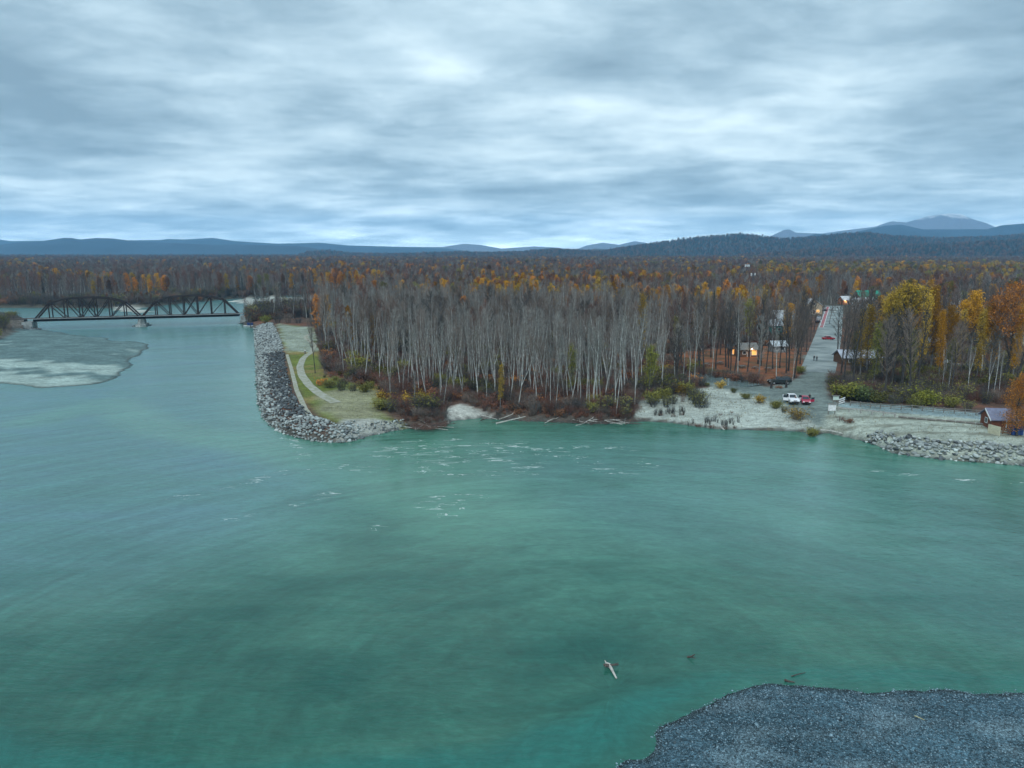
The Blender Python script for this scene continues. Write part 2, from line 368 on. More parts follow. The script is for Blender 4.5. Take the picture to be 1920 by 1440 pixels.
# ---------------------------------------------------------------- water
def water_material(name, attr=True):
    m = bpy.data.materials.new(name); m.use_nodes = True; N, L = m.node_tree.nodes, m.node_tree.links
    b = N['Principled BSDF']; b.inputs['IOR'].default_value = 1.333; b.inputs['Specular IOR Level'].default_value = 0.5
    b.inputs['Roughness'].default_value = 0.12
    geo = N.new('ShaderNodeNewGeometry')
    def nz(scale, sx, sy, det=4, dist=0.0, rough=0.55, rot=0.0):
        mp = N.new('ShaderNodeMapping'); mp.inputs['Scale'].default_value = (sx, sy, 1); mp.inputs['Rotation'].default_value = (0, 0, rot)
        L.new(geo.outputs['Position'], mp.inputs[0])
        t = N.new('ShaderNodeTexNoise'); t.inputs['Scale'].default_value = scale; t.inputs['Detail'].default_value = det
        t.inputs['Distortion'].default_value = dist; t.inputs['Roughness'].default_value = rough; L.new(mp.outputs[0], t.inputs['Vector']); return t.outputs[0]
    def mth(op, a, c=None, clamp=False):
        n = N.new('ShaderNodeMath'); n.operation = op; n.use_clamp = clamp
        for i, v in enumerate((a, c)):
            if v is None: continue
            if isinstance(v, (int, float)): n.inputs[i].default_value = v
            else: L.new(v, n.inputs[i])
        return n.outputs[0]
    def mixc(f, a, c):
        n = N.new('ShaderNodeMix'); n.data_type = 'RGBA'; L.new(f, n.inputs['Factor'])
        for s, v in ((n.inputs['A'], a), (n.inputs['B'], c)):
            if isinstance(v, tuple): s.default_value = (*v, 1)
            else: L.new(v, s)
        return n.outputs['Result']
    def rng(v, a, c, lo=0.0, hi=1.0):
        n = N.new('ShaderNodeMapRange'); n.inputs['From Min'].default_value = a; n.inputs['From Max'].default_value = c
        n.inputs['To Min'].default_value = lo; n.inputs['To Max'].default_value = hi; L.new(v, n.inputs['Value']); return n.outputs[0]
    ripple = nz(0.28, 0.5, 1.5, 6, 0.9, 0.62); small = nz(2.2, 0.6, 1.3, 4, 0.3)
    hsum = mth('ADD', mth('MULTIPLY', ripple, 0.7), mth('MULTIPLY', small, 0.3))
    bp = N.new('ShaderNodeBump'); bp.inputs['Distance'].default_value = 0.6
    L.new(hsum, bp.inputs['Height']); L.new(bp.outputs[0], b.inputs['Normal'])
    if not attr:
        b.inputs['Base Color'].default_value = (0.12, 0.17, 0.17, 1); bp.inputs['Strength'].default_value = 0.02; b.inputs['Roughness'].default_value = 0.03  # pale base colour has the reflected sky put into it
        return m
    at_ = N.new('ShaderNodeAttribute'); at_.attribute_name = 'river'
    sp = N.new('ShaderNodeSeparateColor'); L.new(at_.outputs['Color'], sp.inputs[0])
    shallow, foam, blue = sp.outputs[0], sp.outputs[1], sp.outputs[2]
    big = nz(0.022, 0.8, 1.6, 5, 1.6, 0.55, 0.25); med = nz(0.09, 0.5, 1.5, 5, 1.2, 0.6, 0.15)
    swirl = mth('ADD', mth('MULTIPLY', big, 0.6), mth('MULTIPLY', med, 0.4))
    sa = N.new('ShaderNodeAttribute'); sa.attribute_name = 'silt_and_sheen'; ssp = N.new('ShaderNodeSeparateColor'); L.new(sa.outputs['Color'], ssp.inputs[0])
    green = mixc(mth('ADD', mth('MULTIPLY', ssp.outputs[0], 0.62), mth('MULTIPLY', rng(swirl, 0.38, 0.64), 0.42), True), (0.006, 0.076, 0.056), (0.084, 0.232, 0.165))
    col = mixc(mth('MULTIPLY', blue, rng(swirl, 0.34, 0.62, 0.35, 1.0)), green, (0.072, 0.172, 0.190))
    col = mixc(mth('MULTIPLY', shallow, rng(med, 0.3, 0.7, 0.7, 1.0), True), col, (0.014, 0.128, 0.104))
    # silty streaks and ripple shading put into the colour, along the turning current
    off = N.new('ShaderNodeVectorMath'); off.operation = 'SUBTRACT'; L.new(geo.outputs['Position'], off.inputs[0]); off.inputs[1].default_value = (8, 52, 0)
    so3 = N.new('ShaderNodeSeparateXYZ'); L.new(off.outputs[0], so3.inputs[0])
    rad = mth('SQRT', mth('ADD', mth('POWER', so3.outputs[0], 2.0), mth('POWER', mth('MULTIPLY', so3.outputs[1], 1.15), 2.0))); ang = mth('ARCTAN2', so3.outputs[1], so3.outputs[0])
    cv = N.new('ShaderNodeCombineXYZ'); L.new(rad, cv.inputs[0]); L.new(mth('MULTIPLY', ang, 9.0), cv.inputs[1])
    def flow(s, det, dist, sy=1.0):
        mp = N.new('ShaderNodeMapping'); mp.inputs['Scale'].default_value = (1, sy, 1); L.new(cv.outputs[0], mp.inputs[0])
        t = N.new('ShaderNodeTexNoise'); t.inputs['Scale'].default_value = s; t.inputs['Detail'].default_value = det; t.inputs['Distortion'].default_value = dist; t.inputs['Roughness'].default_value = 0.62; L.new(mp.outputs[0], t.inputs['Vector']); return t.outputs[0]
    st1, st2 = flow(0.16, 6, 1.8), flow(0.7, 5, 1.0, 1.6)
    strk = mth('ADD', mth('MULTIPLY', rng(st1, 0.3, 0.7), 0.6), mth('MULTIPLY', rng(st2, 0.3, 0.7), 0.4))
    fine = rng(nz(1.6, 0.45, 1.3, 5, 0.5, 0.68, 0.2), 0.3, 0.7)
    lum = mth('MULTIPLY', mth('ADD', 0.72, mth('MULTIPLY', strk, 0.56)), mth('ADD', 0.84, mth('MULTIPLY', fine, 0.32)))
    vs = N.new('ShaderNodeVectorMath'); vs.operation = 'SCALE'; L.new(col, vs.inputs[0]); L.new(lum, vs.inputs['Scale']); col = vs.outputs[0]
    f1 = nz(0.40, 0.22, 1.0, 4, 2.2, 0.5, 0.12); ridge = mth('SUBTRACT', 1.0, mth('MULTIPLY', mth('ABSOLUTE', mth('SUBTRACT', f1, 0.5)), 38.0), True)
    brk = rng(nz(0.6, 0.4, 1.0, 4, 0.6), 0.42, 0.58)
    fm = mth('MULTIPLY', mth('MULTIPLY', ridge, brk), foam, True)
    fm = rng(fm, 0.22, 0.5); fm = mth('MULTIPLY', fm, 0.72, True)
    col = mixc(fm, col, (0.62, 0.68, 0.66))
    L.new(col, b.inputs['Base Color'])
    rr = mth('ADD', mth('MULTIPLY', blue, 0.16), mth('MULTIPLY', fm, 0.5)); L.new(mth('ADD', rr, 0.07), b.inputs['Roughness'])
    L.new(mth('ADD', mth('MULTIPLY', strk, 0.22), mth('ADD', mth('MULTIPLY', blue, 0.16), 0.06)), bp.inputs['Strength'])
    return m
WATER = water_material('river_water')
wx = axis(-1600, -215, 190, 1600, 1.3, 1.2); wy = axis(-60, 38, 200, 1500, 1.0, 1.05)
WX, WY = np.meshgrid(wx, wy)
SHAL = [at(u, v, 0) for u, v in [(-200, 1330), (0, 1352), (60, 1376), (150, 1402), (300, 1418), (420, 1428), (560, 1424), (640, 1408), (760, 1412), (880, 1400), (960, 1372), (1080, 1330), (1150, 1305),
        (1240, 1275), (1300, 1255), (1390, 1244), (1500, 1246), (1700, 1250), (1920, 1252), (2400, 1256), (2600, 1700), (-400, 1700)]]
dS = sdf(SHAL, WX, WY) + 0.5 * wob(WX, WY, 2.3, .3) + 0.5 * wob(WX, WY, 6, .9)
shal = sst(-0.5, 1.6, dS) * (1 - 0.45 * sst(0.5, -3.5, sdf(NBAR, WX, WY)) * 0)
shal = shal * (1 - 0.75 * sst(-2.6, -0.2, sdf(NBAR, WX, WY)))
foam = np.zeros_like(WX)
def fl(L, w, a):
    global foam
    foam = np.maximum(foam, a * sst(w, w * 0.35, pdist([at(u, v, 0) for u, v in L], WX, WY)))
fl([(715, 850), (780, 832), (840, 828)], 4.5, 1.0); fl([(780, 850), (850, 835), (900, 835), (960, 832)], 5, 1.0); fl([(820, 868), (900, 858), (990, 868)], 5, 1.0)
fl([(930, 842), (990, 846), (1060, 850)], 4.5, .9); fl([(1050, 838), (1130, 838), (1190, 842)], 2, .75); fl([(1100, 862), (1125, 882), (1180, 890)], 3, .8); fl([(1205, 866), (1218, 872)], 3, .8)
fl([(330, 935), (430, 918), (520, 888), (620, 878), (700, 880), (860, 888), (1000, 886)], 2.6, .62); fl([(540, 826), (570, 860), (640, 874)], 2.5, .7)
fl([(560, 944), (620, 926)], 2.2, 1.0); fl([(706, 990), (716, 984)], 1.6, 1.0); fl([(800, 950), (840, 930), (852, 965)], 3.5, .7); fl([(1640, 884), (1730, 895)], 1.8, .9); fl([(1800, 900), (1910, 906)], 1.6, .95); fl([(880, 920), (925, 935)], 2, .7)
fl([(430, 974), (480, 966)], 1.6, .7); fl([(525, 822), (560, 826)], 2, 1.0)
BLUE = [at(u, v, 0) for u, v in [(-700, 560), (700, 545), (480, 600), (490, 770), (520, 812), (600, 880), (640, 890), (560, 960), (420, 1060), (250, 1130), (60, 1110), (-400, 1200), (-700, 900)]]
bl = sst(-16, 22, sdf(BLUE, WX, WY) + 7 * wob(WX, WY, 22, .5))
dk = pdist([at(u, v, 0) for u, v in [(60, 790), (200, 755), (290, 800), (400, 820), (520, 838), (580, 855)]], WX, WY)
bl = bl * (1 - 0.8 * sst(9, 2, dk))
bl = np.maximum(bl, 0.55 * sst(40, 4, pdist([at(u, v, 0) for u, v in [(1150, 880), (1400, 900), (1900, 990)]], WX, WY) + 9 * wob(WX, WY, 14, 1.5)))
silt_and_sheen = sst(54, 108, WY + 9 * wob(WX, WY, 19, 1.1) + 5 * wob(WX, WY, 8, 2.0))  # milky plume; brighter sheen of the farther water also put into its colour
silt_and_sheen = silt_and_sheen * (1 - 0.5 * sst(112, 150, WY + 6 * wob(WX, WY, 12, .8)) * sst(-60, -30, WX))  # tree reflections along the wooded bank put into the colour as darker water
tag(link('river_water', grid_mesh('river_water', WX, WY, np.zeros_like(WX), WATER, {'river': np.stack([shal, foam, bl], -1), 'silt_and_sheen': np.stack([silt_and_sheen] * 3, -1)})), kind='structure')
pud = MB(); pts_ = [(x, y, 2.17) for x, y in pz([(1272, 697), (1310, 697), (1345, 705), (1400, 713), (1442, 722), (1395, 729), (1350, 725), (1308, 716)], 2.2)]
pud.face(*pts_[::-1])
pud_o = pud.build('puddle_water', water_material('puddle', False)); tag(pud_o, kind='structure')
zp = float(np.median(height(*np.array(pz([(1300, 703), (1330, 709), (1370, 715), (1400, 719)], 2.2)).T))) + 0.3
pud_o.location.z = zp - 2.17

# ---------------------------------------------------------------- near gravel bar
def rock_hulls(n, seed, npts=11, flat=0.7):
    out = []; r = random.Random(seed)
    for _ in range(n):
        bm = bmesh.new()
        for i in range(npts):
            v = Vector((r.gauss(0, 1), r.gauss(0, 1), r.gauss(0, 1))).normalized() * r.uniform(0.75, 1.0)
            bm.verts.new((v.x * 0.5, v.y * 0.5 * r.uniform(.75, 1), v.z * 0.5 * flat))
        bmesh.ops.convex_hull(bm, input=bm.verts); bmesh.ops.delete(bm, geom=[v for v in bm.verts if not v.link_faces], context='VERTS')
        bmesh.ops.triangulate(bm, faces=bm.faces); bm.verts.index_update()
        out.append((np.array([v.co[:] for v in bm.verts]), np.array([[v.index for v in f.verts] for f in bm.faces]))); bm.free()
    return out
def merged(name, hulls, P, S, rng, m, tilt=0.5):
    Vs, Fs, off = [], [], 0
    for i in range(len(P)):
        V, F = hulls[int(rng.integers(len(hulls)))]
        a, b = rng.uniform(0, 6.28), rng.uniform(-tilt, tilt); ca, sa, cb, sb = math.cos(a), math.sin(a), math.cos(b), math.sin(b)
        R = np.array([[ca, -sa, 0], [sa, ca, 0], [0, 0, 1]]) @ np.array([[1, 0, 0], [0, cb, -sb], [0, sb, cb]])
        Vs.append((V * S[i]) @ R.T + P[i]); Fs.append(F + off); off += len(V)
    return np_mesh(name, np.concatenate(Vs), np.concatenate(Fs), m)
bx = np.arange(2, 64, 0.3); by = np.arange(20, 58, 0.3); BX, BY = np.meshgrid(bx, by)
def bar_h(X, Y):
    d = sdf(NBAR, X, Y) + 0.35 * wob(X, Y, 2.2, .2) + 0.15 * wob(X, Y, 0.8, 1.2)
    dp = np.maximum(d, 0)
    h = 0.42 * (1 - np.exp(-dp / 3)) + 0.10 * sst(0.5, 3, dp) * wob(X * 0.5 + 0.55 * Y, Y - 0.4 * X, 1.7, .6) + 0.05 * wob(X, Y, 1.1, .3) * sst(0.3, 2, dp)
    return np.where(d > 0, h + 0.005, -0.012 + 0.10 * d), d
BH, BD = bar_h(BX, BY); BH = np.maximum(BH, -1.5)
bc = np.zeros(BX.shape + (3,)); bc[:] = (0.050, 0.095, 0.120)
bc = zone(bc, wob(BX * 0.5 + 0.55 * BY, BY - 0.4 * BX, 1.7, .6) + 0.4 * wob(BX, BY, 0.9) - 0.45, 0.5, (0.10, 0.155, 0.18))
bc = zone(bc, -(BD - 0.5), 0.35, (0.028, 0.045, 0.05))
M_BAR = GROUND.copy(); M_BAR.name = 'bar_gravel'; N_, L_ = M_BAR.node_tree.nodes, M_BAR.node_tree.links; pb = N_['Principled BSDF']
src_ = pb.inputs['Base Color'].links[0].from_socket; geo_ = N_.new('ShaderNodeNewGeometry')
for s_, lo_, hi_ in ((7.0, .45, 1.6), (16.0, .5, 1.5)):
    vo = N_.new('ShaderNodeTexVoronoi'); vo.inputs['Scale'].default_value = s_; L_.new(geo_.outputs['Position'], vo.inputs['Vector']); sc3 = N_.new('ShaderNodeSeparateColor'); L_.new(vo.outputs['Color'], sc3.inputs[0])
    mr = N_.new('ShaderNodeMapRange'); mr.inputs['To Min'].default_value = lo_; mr.inputs['To Max'].default_value = hi_; L_.new(sc3.outputs[0], mr.inputs['Value'])
    vm = N_.new('ShaderNodeVectorMath'); vm.operation = 'SCALE'; L_.new(src_, vm.inputs[0]); L_.new(mr.outputs[0], vm.inputs['Scale']); src_ = vm.outputs[0]
L_.new(src_, pb.inputs['Base Color'])
tag(link('gravel_bar', grid_mesh('gravel_bar', BX, BY, BH, M_BAR, {'soil': bc})), kind='structure')
rg = np.random.default_rng(5)
P = np.stack([rg.uniform(3, 56, 150000), rg.uniform(30, 57, 150000)], 1)
ph, pd = bar_h(P[:, 0], P[:, 1]); keep = (pd > -0.5) & (rg.random(150000) < 0.35 + 0.5 * np.clip(wob(P[:, 0] * .5 + .55 * P[:, 1], P[:, 1] - .4 * P[:, 0], 1.7, .6) + .5, 0, 1)) & (np.abs(P[:, 0]) < 0.78 * P[:, 1] * 1.25 + 8)
P = np.column_stack([P[keep], ph[keep] + 0.01]); S = rg.lognormal(-2.45, 0.45, len(P))[:, None] * np.ones(3)
M_PEB = mat('pebble_stone', (0.13, 0.195, 0.23), 0.75, island=0.85)
tag(link('gravel', merged('gravel', rock_hulls(10, 3, 9, .6), P, S, rg, M_PEB)), kind='stuff', label='loose blue grey river pebbles covering the near gravel bar', cat='gravel')

# ---------------------------------------------------------------- hills and mountains
def hill(name, sil, D, m, depth, rough, seed, nrows=26, skirt=None, base=2.0):
    us = np.linspace(sil[0][0], sil[-1][0], 420)
    vs = np.interp(us, [p[0] for p in sil], [p[1] for p in sil])
    X = np.zeros((nrows, len(us))); Y = X.copy(); Z = X.copy()
    for j, (u, v) in enumerate(zip(us, vs)):
        c = at_depth(u, v, D + 0.10 * depth * math.sin(u * 0.011 + seed))
        for i in range(nrows):
            t = i / (nrows - 1)                        # 0 front foot, 0.6 crest, 1 back foot
            k = t / 0.6 if t < 0.6 else (1 - t) / 0.4
            s = 0.5 - 0.5 * math.cos(math.pi * k) if t < 0.6 else k ** 0.8
            yy = c.y + (t - 0.6) * depth; xx = c.x * yy / c.y
            nzv = mnoise.fractal(Vector((xx / depth * 4.0, yy / depth * 4.0, seed)), 0.9, 2.1, 6)
            hgt = max(c.z - base, 1.0)
            X[i, j], Y[i, j] = xx, yy
            Z[i, j] = base - 4 + (hgt + 4) * s + nzv * rough * hgt * math.sin(math.pi * min(1, k)) * (1 if t < 0.6 else .5) * (0 if abs(t - .6) < 1e-6 else 1)
    o = link(name, grid_mesh(name, X, Y, Z, m)); tag(o, kind='structure'); return o, X, Y, Z
M_HILLF = mat('hill_forest', (0.032, 0.05, 0.05), 0.95, col2=(0.05, 0.045, 0.042), scale=0.012, bump=1.0, bscale=0.05)
M_MTN = mat('haze_blue_mountain', (0.020, 0.048, 0.080), 0.95, col2=(0.012, 0.030, 0.050), scale=0.003, bump=0.6, bscale=0.008)  # haze blue of the far ranges put into the base colour
def snow_material():
    m = bpy.data.materials.new('snowy_rock'); m.use_nodes = True; N, L = m.node_tree.nodes, m.node_tree.links
    b = N['Principled BSDF']; b.inputs['Roughness'].default_value = 0.9; g = N.new('ShaderNodeNewGeometry')
    s = N.new('ShaderNodeSeparateXYZ'); L.new(g.outputs['Position'], s.inputs[0])
    n = N.new('ShaderNodeTexNoise'); n.inputs['Scale'].default_value = 0.006; n.inputs['Detail'].default_value = 6; n.inputs['Roughness'].default_value = 0.65; L.new(g.outputs['Position'], n.inputs['Vector'])
    ma = N.new('ShaderNodeMath'); ma.operation = 'MULTIPLY_ADD'; L.new(n.outputs[0], ma.inputs[0]); ma.inputs[1].default_value = 330; L.new(s.outputs[2], ma.inputs[2])
    r = N.new('ShaderNodeMapRange'); r.inputs['From Min'].default_value = 590; r.inputs['From Max'].default_value = 650; L.new(ma.outputs[0], r.inputs['Value'])
    mx = N.new('ShaderNodeMix'); mx.data_type = 'RGBA'; L.new(r.outputs[0], mx.inputs['Factor']); mx.inputs['A'].default_value = (0.15, 0.16, 0.20, 1); mx.inputs['B'].default_value = (0.75, 0.78, 0.8, 1)
    L.new(mx.outputs['Result'], b.inputs['Base Color']); return m
M_SNOW = snow_material()
hill('mountain', [(500, 462), (580, 463), (640, 466), (760, 463), (830, 463), (870, 457), (900, 459), (940, 466), (1000, 462), (1040, 464), (1080, 468), (1100, 460), (1130, 455), (1160, 459), (1190, 452), (1215, 456), (1250, 468), (1300, 478)], 9200, M_SNOW, 2000, 0.12, 1.0)
hill('mountain', [(1400, 455), (1440, 445), (1470, 431), (1480, 430), (1492, 436), (1540, 438), (1590, 431), (1640, 425), (1672, 415), (1700, 417), (1740, 405), (1780, 400), (1802, 401), (1822, 411), (1850, 419), (1900, 440), (1960, 448)], 8800, M_SNOW, 2000, 0.12, 2.0)
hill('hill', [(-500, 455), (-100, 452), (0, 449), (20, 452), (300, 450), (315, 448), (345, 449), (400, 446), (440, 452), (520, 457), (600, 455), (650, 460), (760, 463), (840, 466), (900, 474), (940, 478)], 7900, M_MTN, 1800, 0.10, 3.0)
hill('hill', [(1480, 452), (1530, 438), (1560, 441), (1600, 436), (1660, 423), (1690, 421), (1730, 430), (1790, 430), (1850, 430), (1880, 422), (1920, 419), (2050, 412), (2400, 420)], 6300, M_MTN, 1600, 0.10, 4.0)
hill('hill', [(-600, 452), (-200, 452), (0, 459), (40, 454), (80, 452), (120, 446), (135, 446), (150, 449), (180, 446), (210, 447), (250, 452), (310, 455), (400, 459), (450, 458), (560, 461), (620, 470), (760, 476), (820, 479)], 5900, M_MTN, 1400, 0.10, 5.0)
hill('hill', [(1060, 475), (1090, 472), (1115, 466), (1150, 468), (1200, 472), (1260, 478)], 5200, M_HILLF, 1000, 0.1, 5.5)
HILLS = [hill('hill', [(800, 482), (830, 479), (900, 478), (980, 476), (1020, 472), (1040, 470), (1075, 473), (1130, 475), (1180, 466), (1230, 459), (1300, 449), (1350, 445), (1385, 442), (1420, 445), (1470, 452), (1530, 448), (1580, 442), (1625, 441), (1670, 446), (1760, 450), (1860, 448), (1960, 440), (2300, 436)], 4000, M_HILLF, 1400, 0.10, 6.0),
         hill('hill', [(1380, 484), (1500, 476), (1600, 470), (1700, 464), (1780, 462), (1850, 458), (1920, 455), (2100, 446), (2500, 450)], 3000, M_HILLF, 900, 0.08, 7.0),
         hill('hill', [(560, 481), (578, 476), (600, 474), (622, 474), (650, 478), (700, 480), (790, 479), (870, 476), (930, 480), (960, 482)], 3900, M_HILLF, 700, 0.06, 8.0)]

# ---------------------------------------------------------------- haze
hb = MB(); hb.box((0, 5400, 263), (24000, 11600, 550))
hz = hb.build('haze', None); tag(hz, kind='stuff', label='thin blue haze hanging over the valley', cat='haze')
hm = bpy.data.materials.new('haze'); hm.use_nodes = True; N_ = hm.node_tree.nodes; N_.remove(N_['Principled BSDF'])
pv = N_.new('ShaderNodeVolumePrincipled'); pv.inputs['Color'].default_value = (0.32, 0.66, 1.0, 1); pv.inputs['Density'].default_value = 9.0e-5; pv.inputs['Anisotropy'].default_value = 0.0
hm.node_tree.links.new(pv.outputs[0], [n for n in N_ if n.type == 'OUTPUT_MATERIAL'][0].inputs['Volume'])
hz.data.materials.append(hm); hz.visible_shadow = True

# ---------------------------------------------------------------- street, paths
def ribbon(line, widths, z_off, step=2.0):
    P = []; L = [Vector((x, y)) for x, y in line]; acc = []
    for i in range(len(L) - 1):
        n = max(1, int((L[i + 1] - L[i]).length / step))
        for k in range(n): acc.append((L[i].lerp(L[i + 1], k / n), (i + k / n) / (len(L) - 1)))
    acc.append((L[-1], 1.0))
    pts = [a[0] for a in acc]
    for _ in range(4): pts = [pts[0]] + [(pts[i - 1] + pts[i] * 2 + pts[i + 1]) / 4 for i in range(1, len(pts) - 1)] + [pts[-1]]
    mb = MB(); nc = 5
    for i, p in enumerate(pts):
        d = (pts[min(i + 1, len(pts) - 1)] - pts[max(i - 1, 0)]).normalized(); nrm = Vector((-d.y, d.x)); w = np.interp(acc[i][1], [0, 1], widths)
        for k in range(nc):
            q = p + nrm * (w * (k / (nc - 1) - 0.5)); mb.v.append((q.x, q.y, gz(q.x, q.y) + z_off))
    for i in range(len(pts) - 1):
        for k in range(nc - 1): a = i * nc + k; mb.f.append((a, a + 1, a + nc + 1, a + nc))
    return mb
M_ROAD = mat('worn_asphalt', (0.29, 0.33, 0.32), 0.85, col2=(0.15, 0.185, 0.185), scale=0.16, bump=0.3, bscale=6, coords='Object')
M_PATH = mat('footpath_gravel', (0.36, 0.36, 0.31), 0.9, col2=(0.24, 0.25, 0.17), scale=0.8, bump=0.4, bscale=8)
ribbon(STREET, (9.0, 10.0), 0.06).build('street', M_ROAD).__setitem__('kind', 'structure')
ribbon(PATH1, (1.5, 2.4), 0.05, 1.0).build('footpath', M_PATH).__setitem__('kind', 'structure')
ribbon(PATH2, (0.9, 1.2), 0.05, 1.0).build('footpath', M_PATH).__setitem__('kind', 'structure')
d0 = (Vector(STREET[-1]) - Vector(STREET[2])).normalized(); n0 = Vector((-d0.y, d0.x))
M_REDL = mat('red_lane_paint', (0.42, 0.14, 0.15), 0.8, var=0.35, scale=1.2)
a0 = Vector(STREET[2]).lerp(Vector(STREET[3]), .35) + n0 * 3.4; a1 = Vector(STREET[4]) + n0 * 3.2 - d0 * 12
ribbon([a0[:], a1[:]], (1.2, 1.4), 0.075).build('street_marking', M_REDL).__setitem__('kind', 'structure')
M_WPAINT = mat('white_paint', (0.7, 0.72, 0.72), 0.6, var=0.3, scale=2)
for off in (4.2, 2.6):
    ribbon([(a0 + n0 * (off - 3.4))[:], (a1 + n0 * (off - 3.4))[:]], (0.22, 0.3), 0.08).build('street_marking', M_WPAINT).__setitem__('kind', 'structure')

# ---------------------------------------------------------------- rock revetments
M_RPALE = mat('pale_boulder', (0.29, 0.325, 0.315), 0.85, island=0.45, objr=0.35, bump=0.5, bscale=4)
M_RDARK = mat('dark_boulder', (0.105, 0.12, 0.125), 0.85, island=0.5, objr=0.4, bump=0.5, bscale=4)
HULLS = rock_hulls(14, 11, 12, .72)
HM = {}
def hull_mesh(i, m):
    if (i, m.name) not in HM:
        V, F = HULLS[i]; HM[(i, m.name)] = np_mesh('boulder', V, F, m)
    return HM[(i, m.name)]
def revetment(name, label, line_px, width, spacing, seed, size, dark, n_parts=300):
    L = [at(u, v, 0) for u, v in line_px]; r = np.random.default_rng(seed); pts = []
    A = np.array(L); seg = np.hypot(*np.diff(A, axis=0).T); cum = np.concatenate([[0], np.cumsum(seg)]); n = int(cum[-1] * width / spacing ** 2)
    s = r.uniform(0, cum[-1], n * 3); o = r.uniform(-0.5, width, n * 3)
    X = np.interp(s, cum, A[:, 0]) ; Y = np.interp(s, cum, A[:, 1])
    k = np.clip(np.searchsorted(cum, s) - 1, 0, len(seg) - 1); dx = (A[k + 1] - A[k]) / seg[k][:, None]
    X = X - dx[:, 1] * o; Y = Y + dx[:, 0] * o
    d = sdf(MAIN, X, Y)
    wl_ = np.interp(s, cum, np.interp(np.linspace(0, 1, len(A)), np.linspace(0, 1, len(dark['w'])), dark['w'])) * width
    ok = (d > -0.5) & (d < wl_); X, Y, d = X[ok], Y[ok], d[ok]; s = s[ok]
    cell = {}; sel = []
    for i in range(len(X)):
        key = (int(X[i] / spacing), int(Y[i] / spacing))
        if any((X[i] - X[j]) ** 2 + (Y[i] - Y[j]) ** 2 < (spacing * 0.72) ** 2 for a in (-1, 0, 1) for b in (-1, 0, 1) for j in cell.get((key[0] + a, key[1] + b), ())): continue
        cell.setdefault(key, []).append(i); sel.append(i)
    X, Y, d, s = X[sel], Y[sel], d[sel], s[sel]; Z = height(X, Y)
    S = size * r.lognormal(-.05, 0.36, len(X)).clip(.45, 1.5); S3 = np.stack([S * r.uniform(.9, 1.35, len(X)), S, S * .85], 1)
    isd = dark['f'](X, Y, d, r)
    root = thing(name, label, 'rock bank', (X.mean(), Y.mean(), 0)); o0 = Vector(root.location)
    dist = np.hypot(X, Y) / S; order = np.argsort(dist); near = order[:n_parts]; rest = order[n_parts:]
    for i in near:
        o = link('boulder', hull_mesh(int(r.integers(len(HULLS))), M_RDARK if isd[i] else M_RPALE), root, Vector((X[i], Y[i], max(Z[i], -0.1) + 0.2 * S[i])) - o0)
        o.scale = S3[i]; o.rotation_euler = (r.uniform(-.5, .5), r.uniform(-.5, .5), r.uniform(0, 6.28))
    for nm, mk, m in (('pale_boulders', rest[~isd[rest]], M_RPALE), ('dark_boulders', rest[isd[rest]], M_RDARK)):
        if not len(mk): continue
        Pm = np.stack([X[mk], Y[mk], np.maximum(Z[mk], -0.1) + 0.2 * S[mk]], 1) - np.array(o0)
        tag(link(nm, merged(nm, HULLS, Pm, S3[mk], r, m), root), kind='stuff')
    return root
ycut = at(510, 662, 2)[1]
revetment('rock_revetment', 'boulder bank armouring the grassy river point below the footpath', [p for p in SHORE if 470 < p[0] < 700 and 600 < p[1]], 8.6, 0.62, 21, .84,
          {'w': [.9, 1.0, 1.0, .9, .85, .85, .8, .75, .75, .62, .5, .35], 'f': lambda X, Y, d, r: ((d + r.normal(0, 0.9, len(d)) > 2.7) & (Y < ycut) & (Y > at(560, 790, 1)[1]) & (r.random(len(d)) < .93)) | (r.random(len(d)) < .10)})
revetment('rock_revetment', 'pale boulder bank edging the gravel lot beside the brown shed', [p for p in SHORE if 1590 < p[0]], 5.2, 0.64, 22, .92,
          {'w': [.55, .8, 1.0, 1.0, 1.0, 1.0, 1.0, 1.0], 'f': lambda X, Y, d, r: (r.random(len(d)) < .22)})
revetment('rock_revetment', 'narrow stony strip between the grassy point and the driftwood tangle', [p for p in SHORE if 690 <= p[0] <= 765 and p[1] > 700], 2.6, 0.62, 23, .62,
          {'w': [1, 1], 'f': lambda X, Y, d, r: (r.random(len(d)) < .35)}, 120)

# ---------------------------------------------------------------- railway bridge
M_STEEL = mat('rusted_dark_steel', (0.016, 0.012, 0.012), 0.8, col2=(0.032, 0.02, 0.017), scale=0.6)
M_CONC = mat('pier_concrete', (0.33, 0.36, 0.35), 0.9, var=0.4, scale=0.6, bump=0.3)
M_DECK = mat('bridge_walkway_plank', (0.34, 0.37, 0.37), 0.85, var=0.3, scale=0.8)
DZ = 4.6
bl_ = Vector((*at(62, 599, DZ), DZ)); br_ = Vector((*at(449, 589, DZ), DZ)); bd = (br_ - bl_); BLEN = bd.length; brz = math.atan2(bd.y, bd.x)
bridge = thing('railway_bridge', 'long dark steel truss railway bridge crossing the river on one midstream pier', 'bridge', bl_, brz)
half = BLEN / 2; W = 5.6; HT = 9.4
g = MB()
for yy in (0, W): g.box((half, yy, -0.45), (BLEN, 0.35, 1.2))
for i in range(int(BLEN / 3)): g.box((1.5 + i * 3, W / 2, -0.45), (0.3, W - 0.4, 0.5))
g.build('deck_girder', M_STEEL, bridge)
g = MB(); g.box((half, -0.9, 0.24), (BLEN + 4, 1.3, 0.12)); g.build('walkway', M_DECK, bridge)
g = MB()
for i in range(int((BLEN + 24) / 0.9)): g.box((-12 + i * 0.9, W / 2, 0.14), (0.3, 3.0, 0.2))
o = g.build('sleepers', mat('old_timber', (0.10, 0.085, 0.07), 0.9, var=.4, scale=3), bridge); o['kind'] = 'stuff'
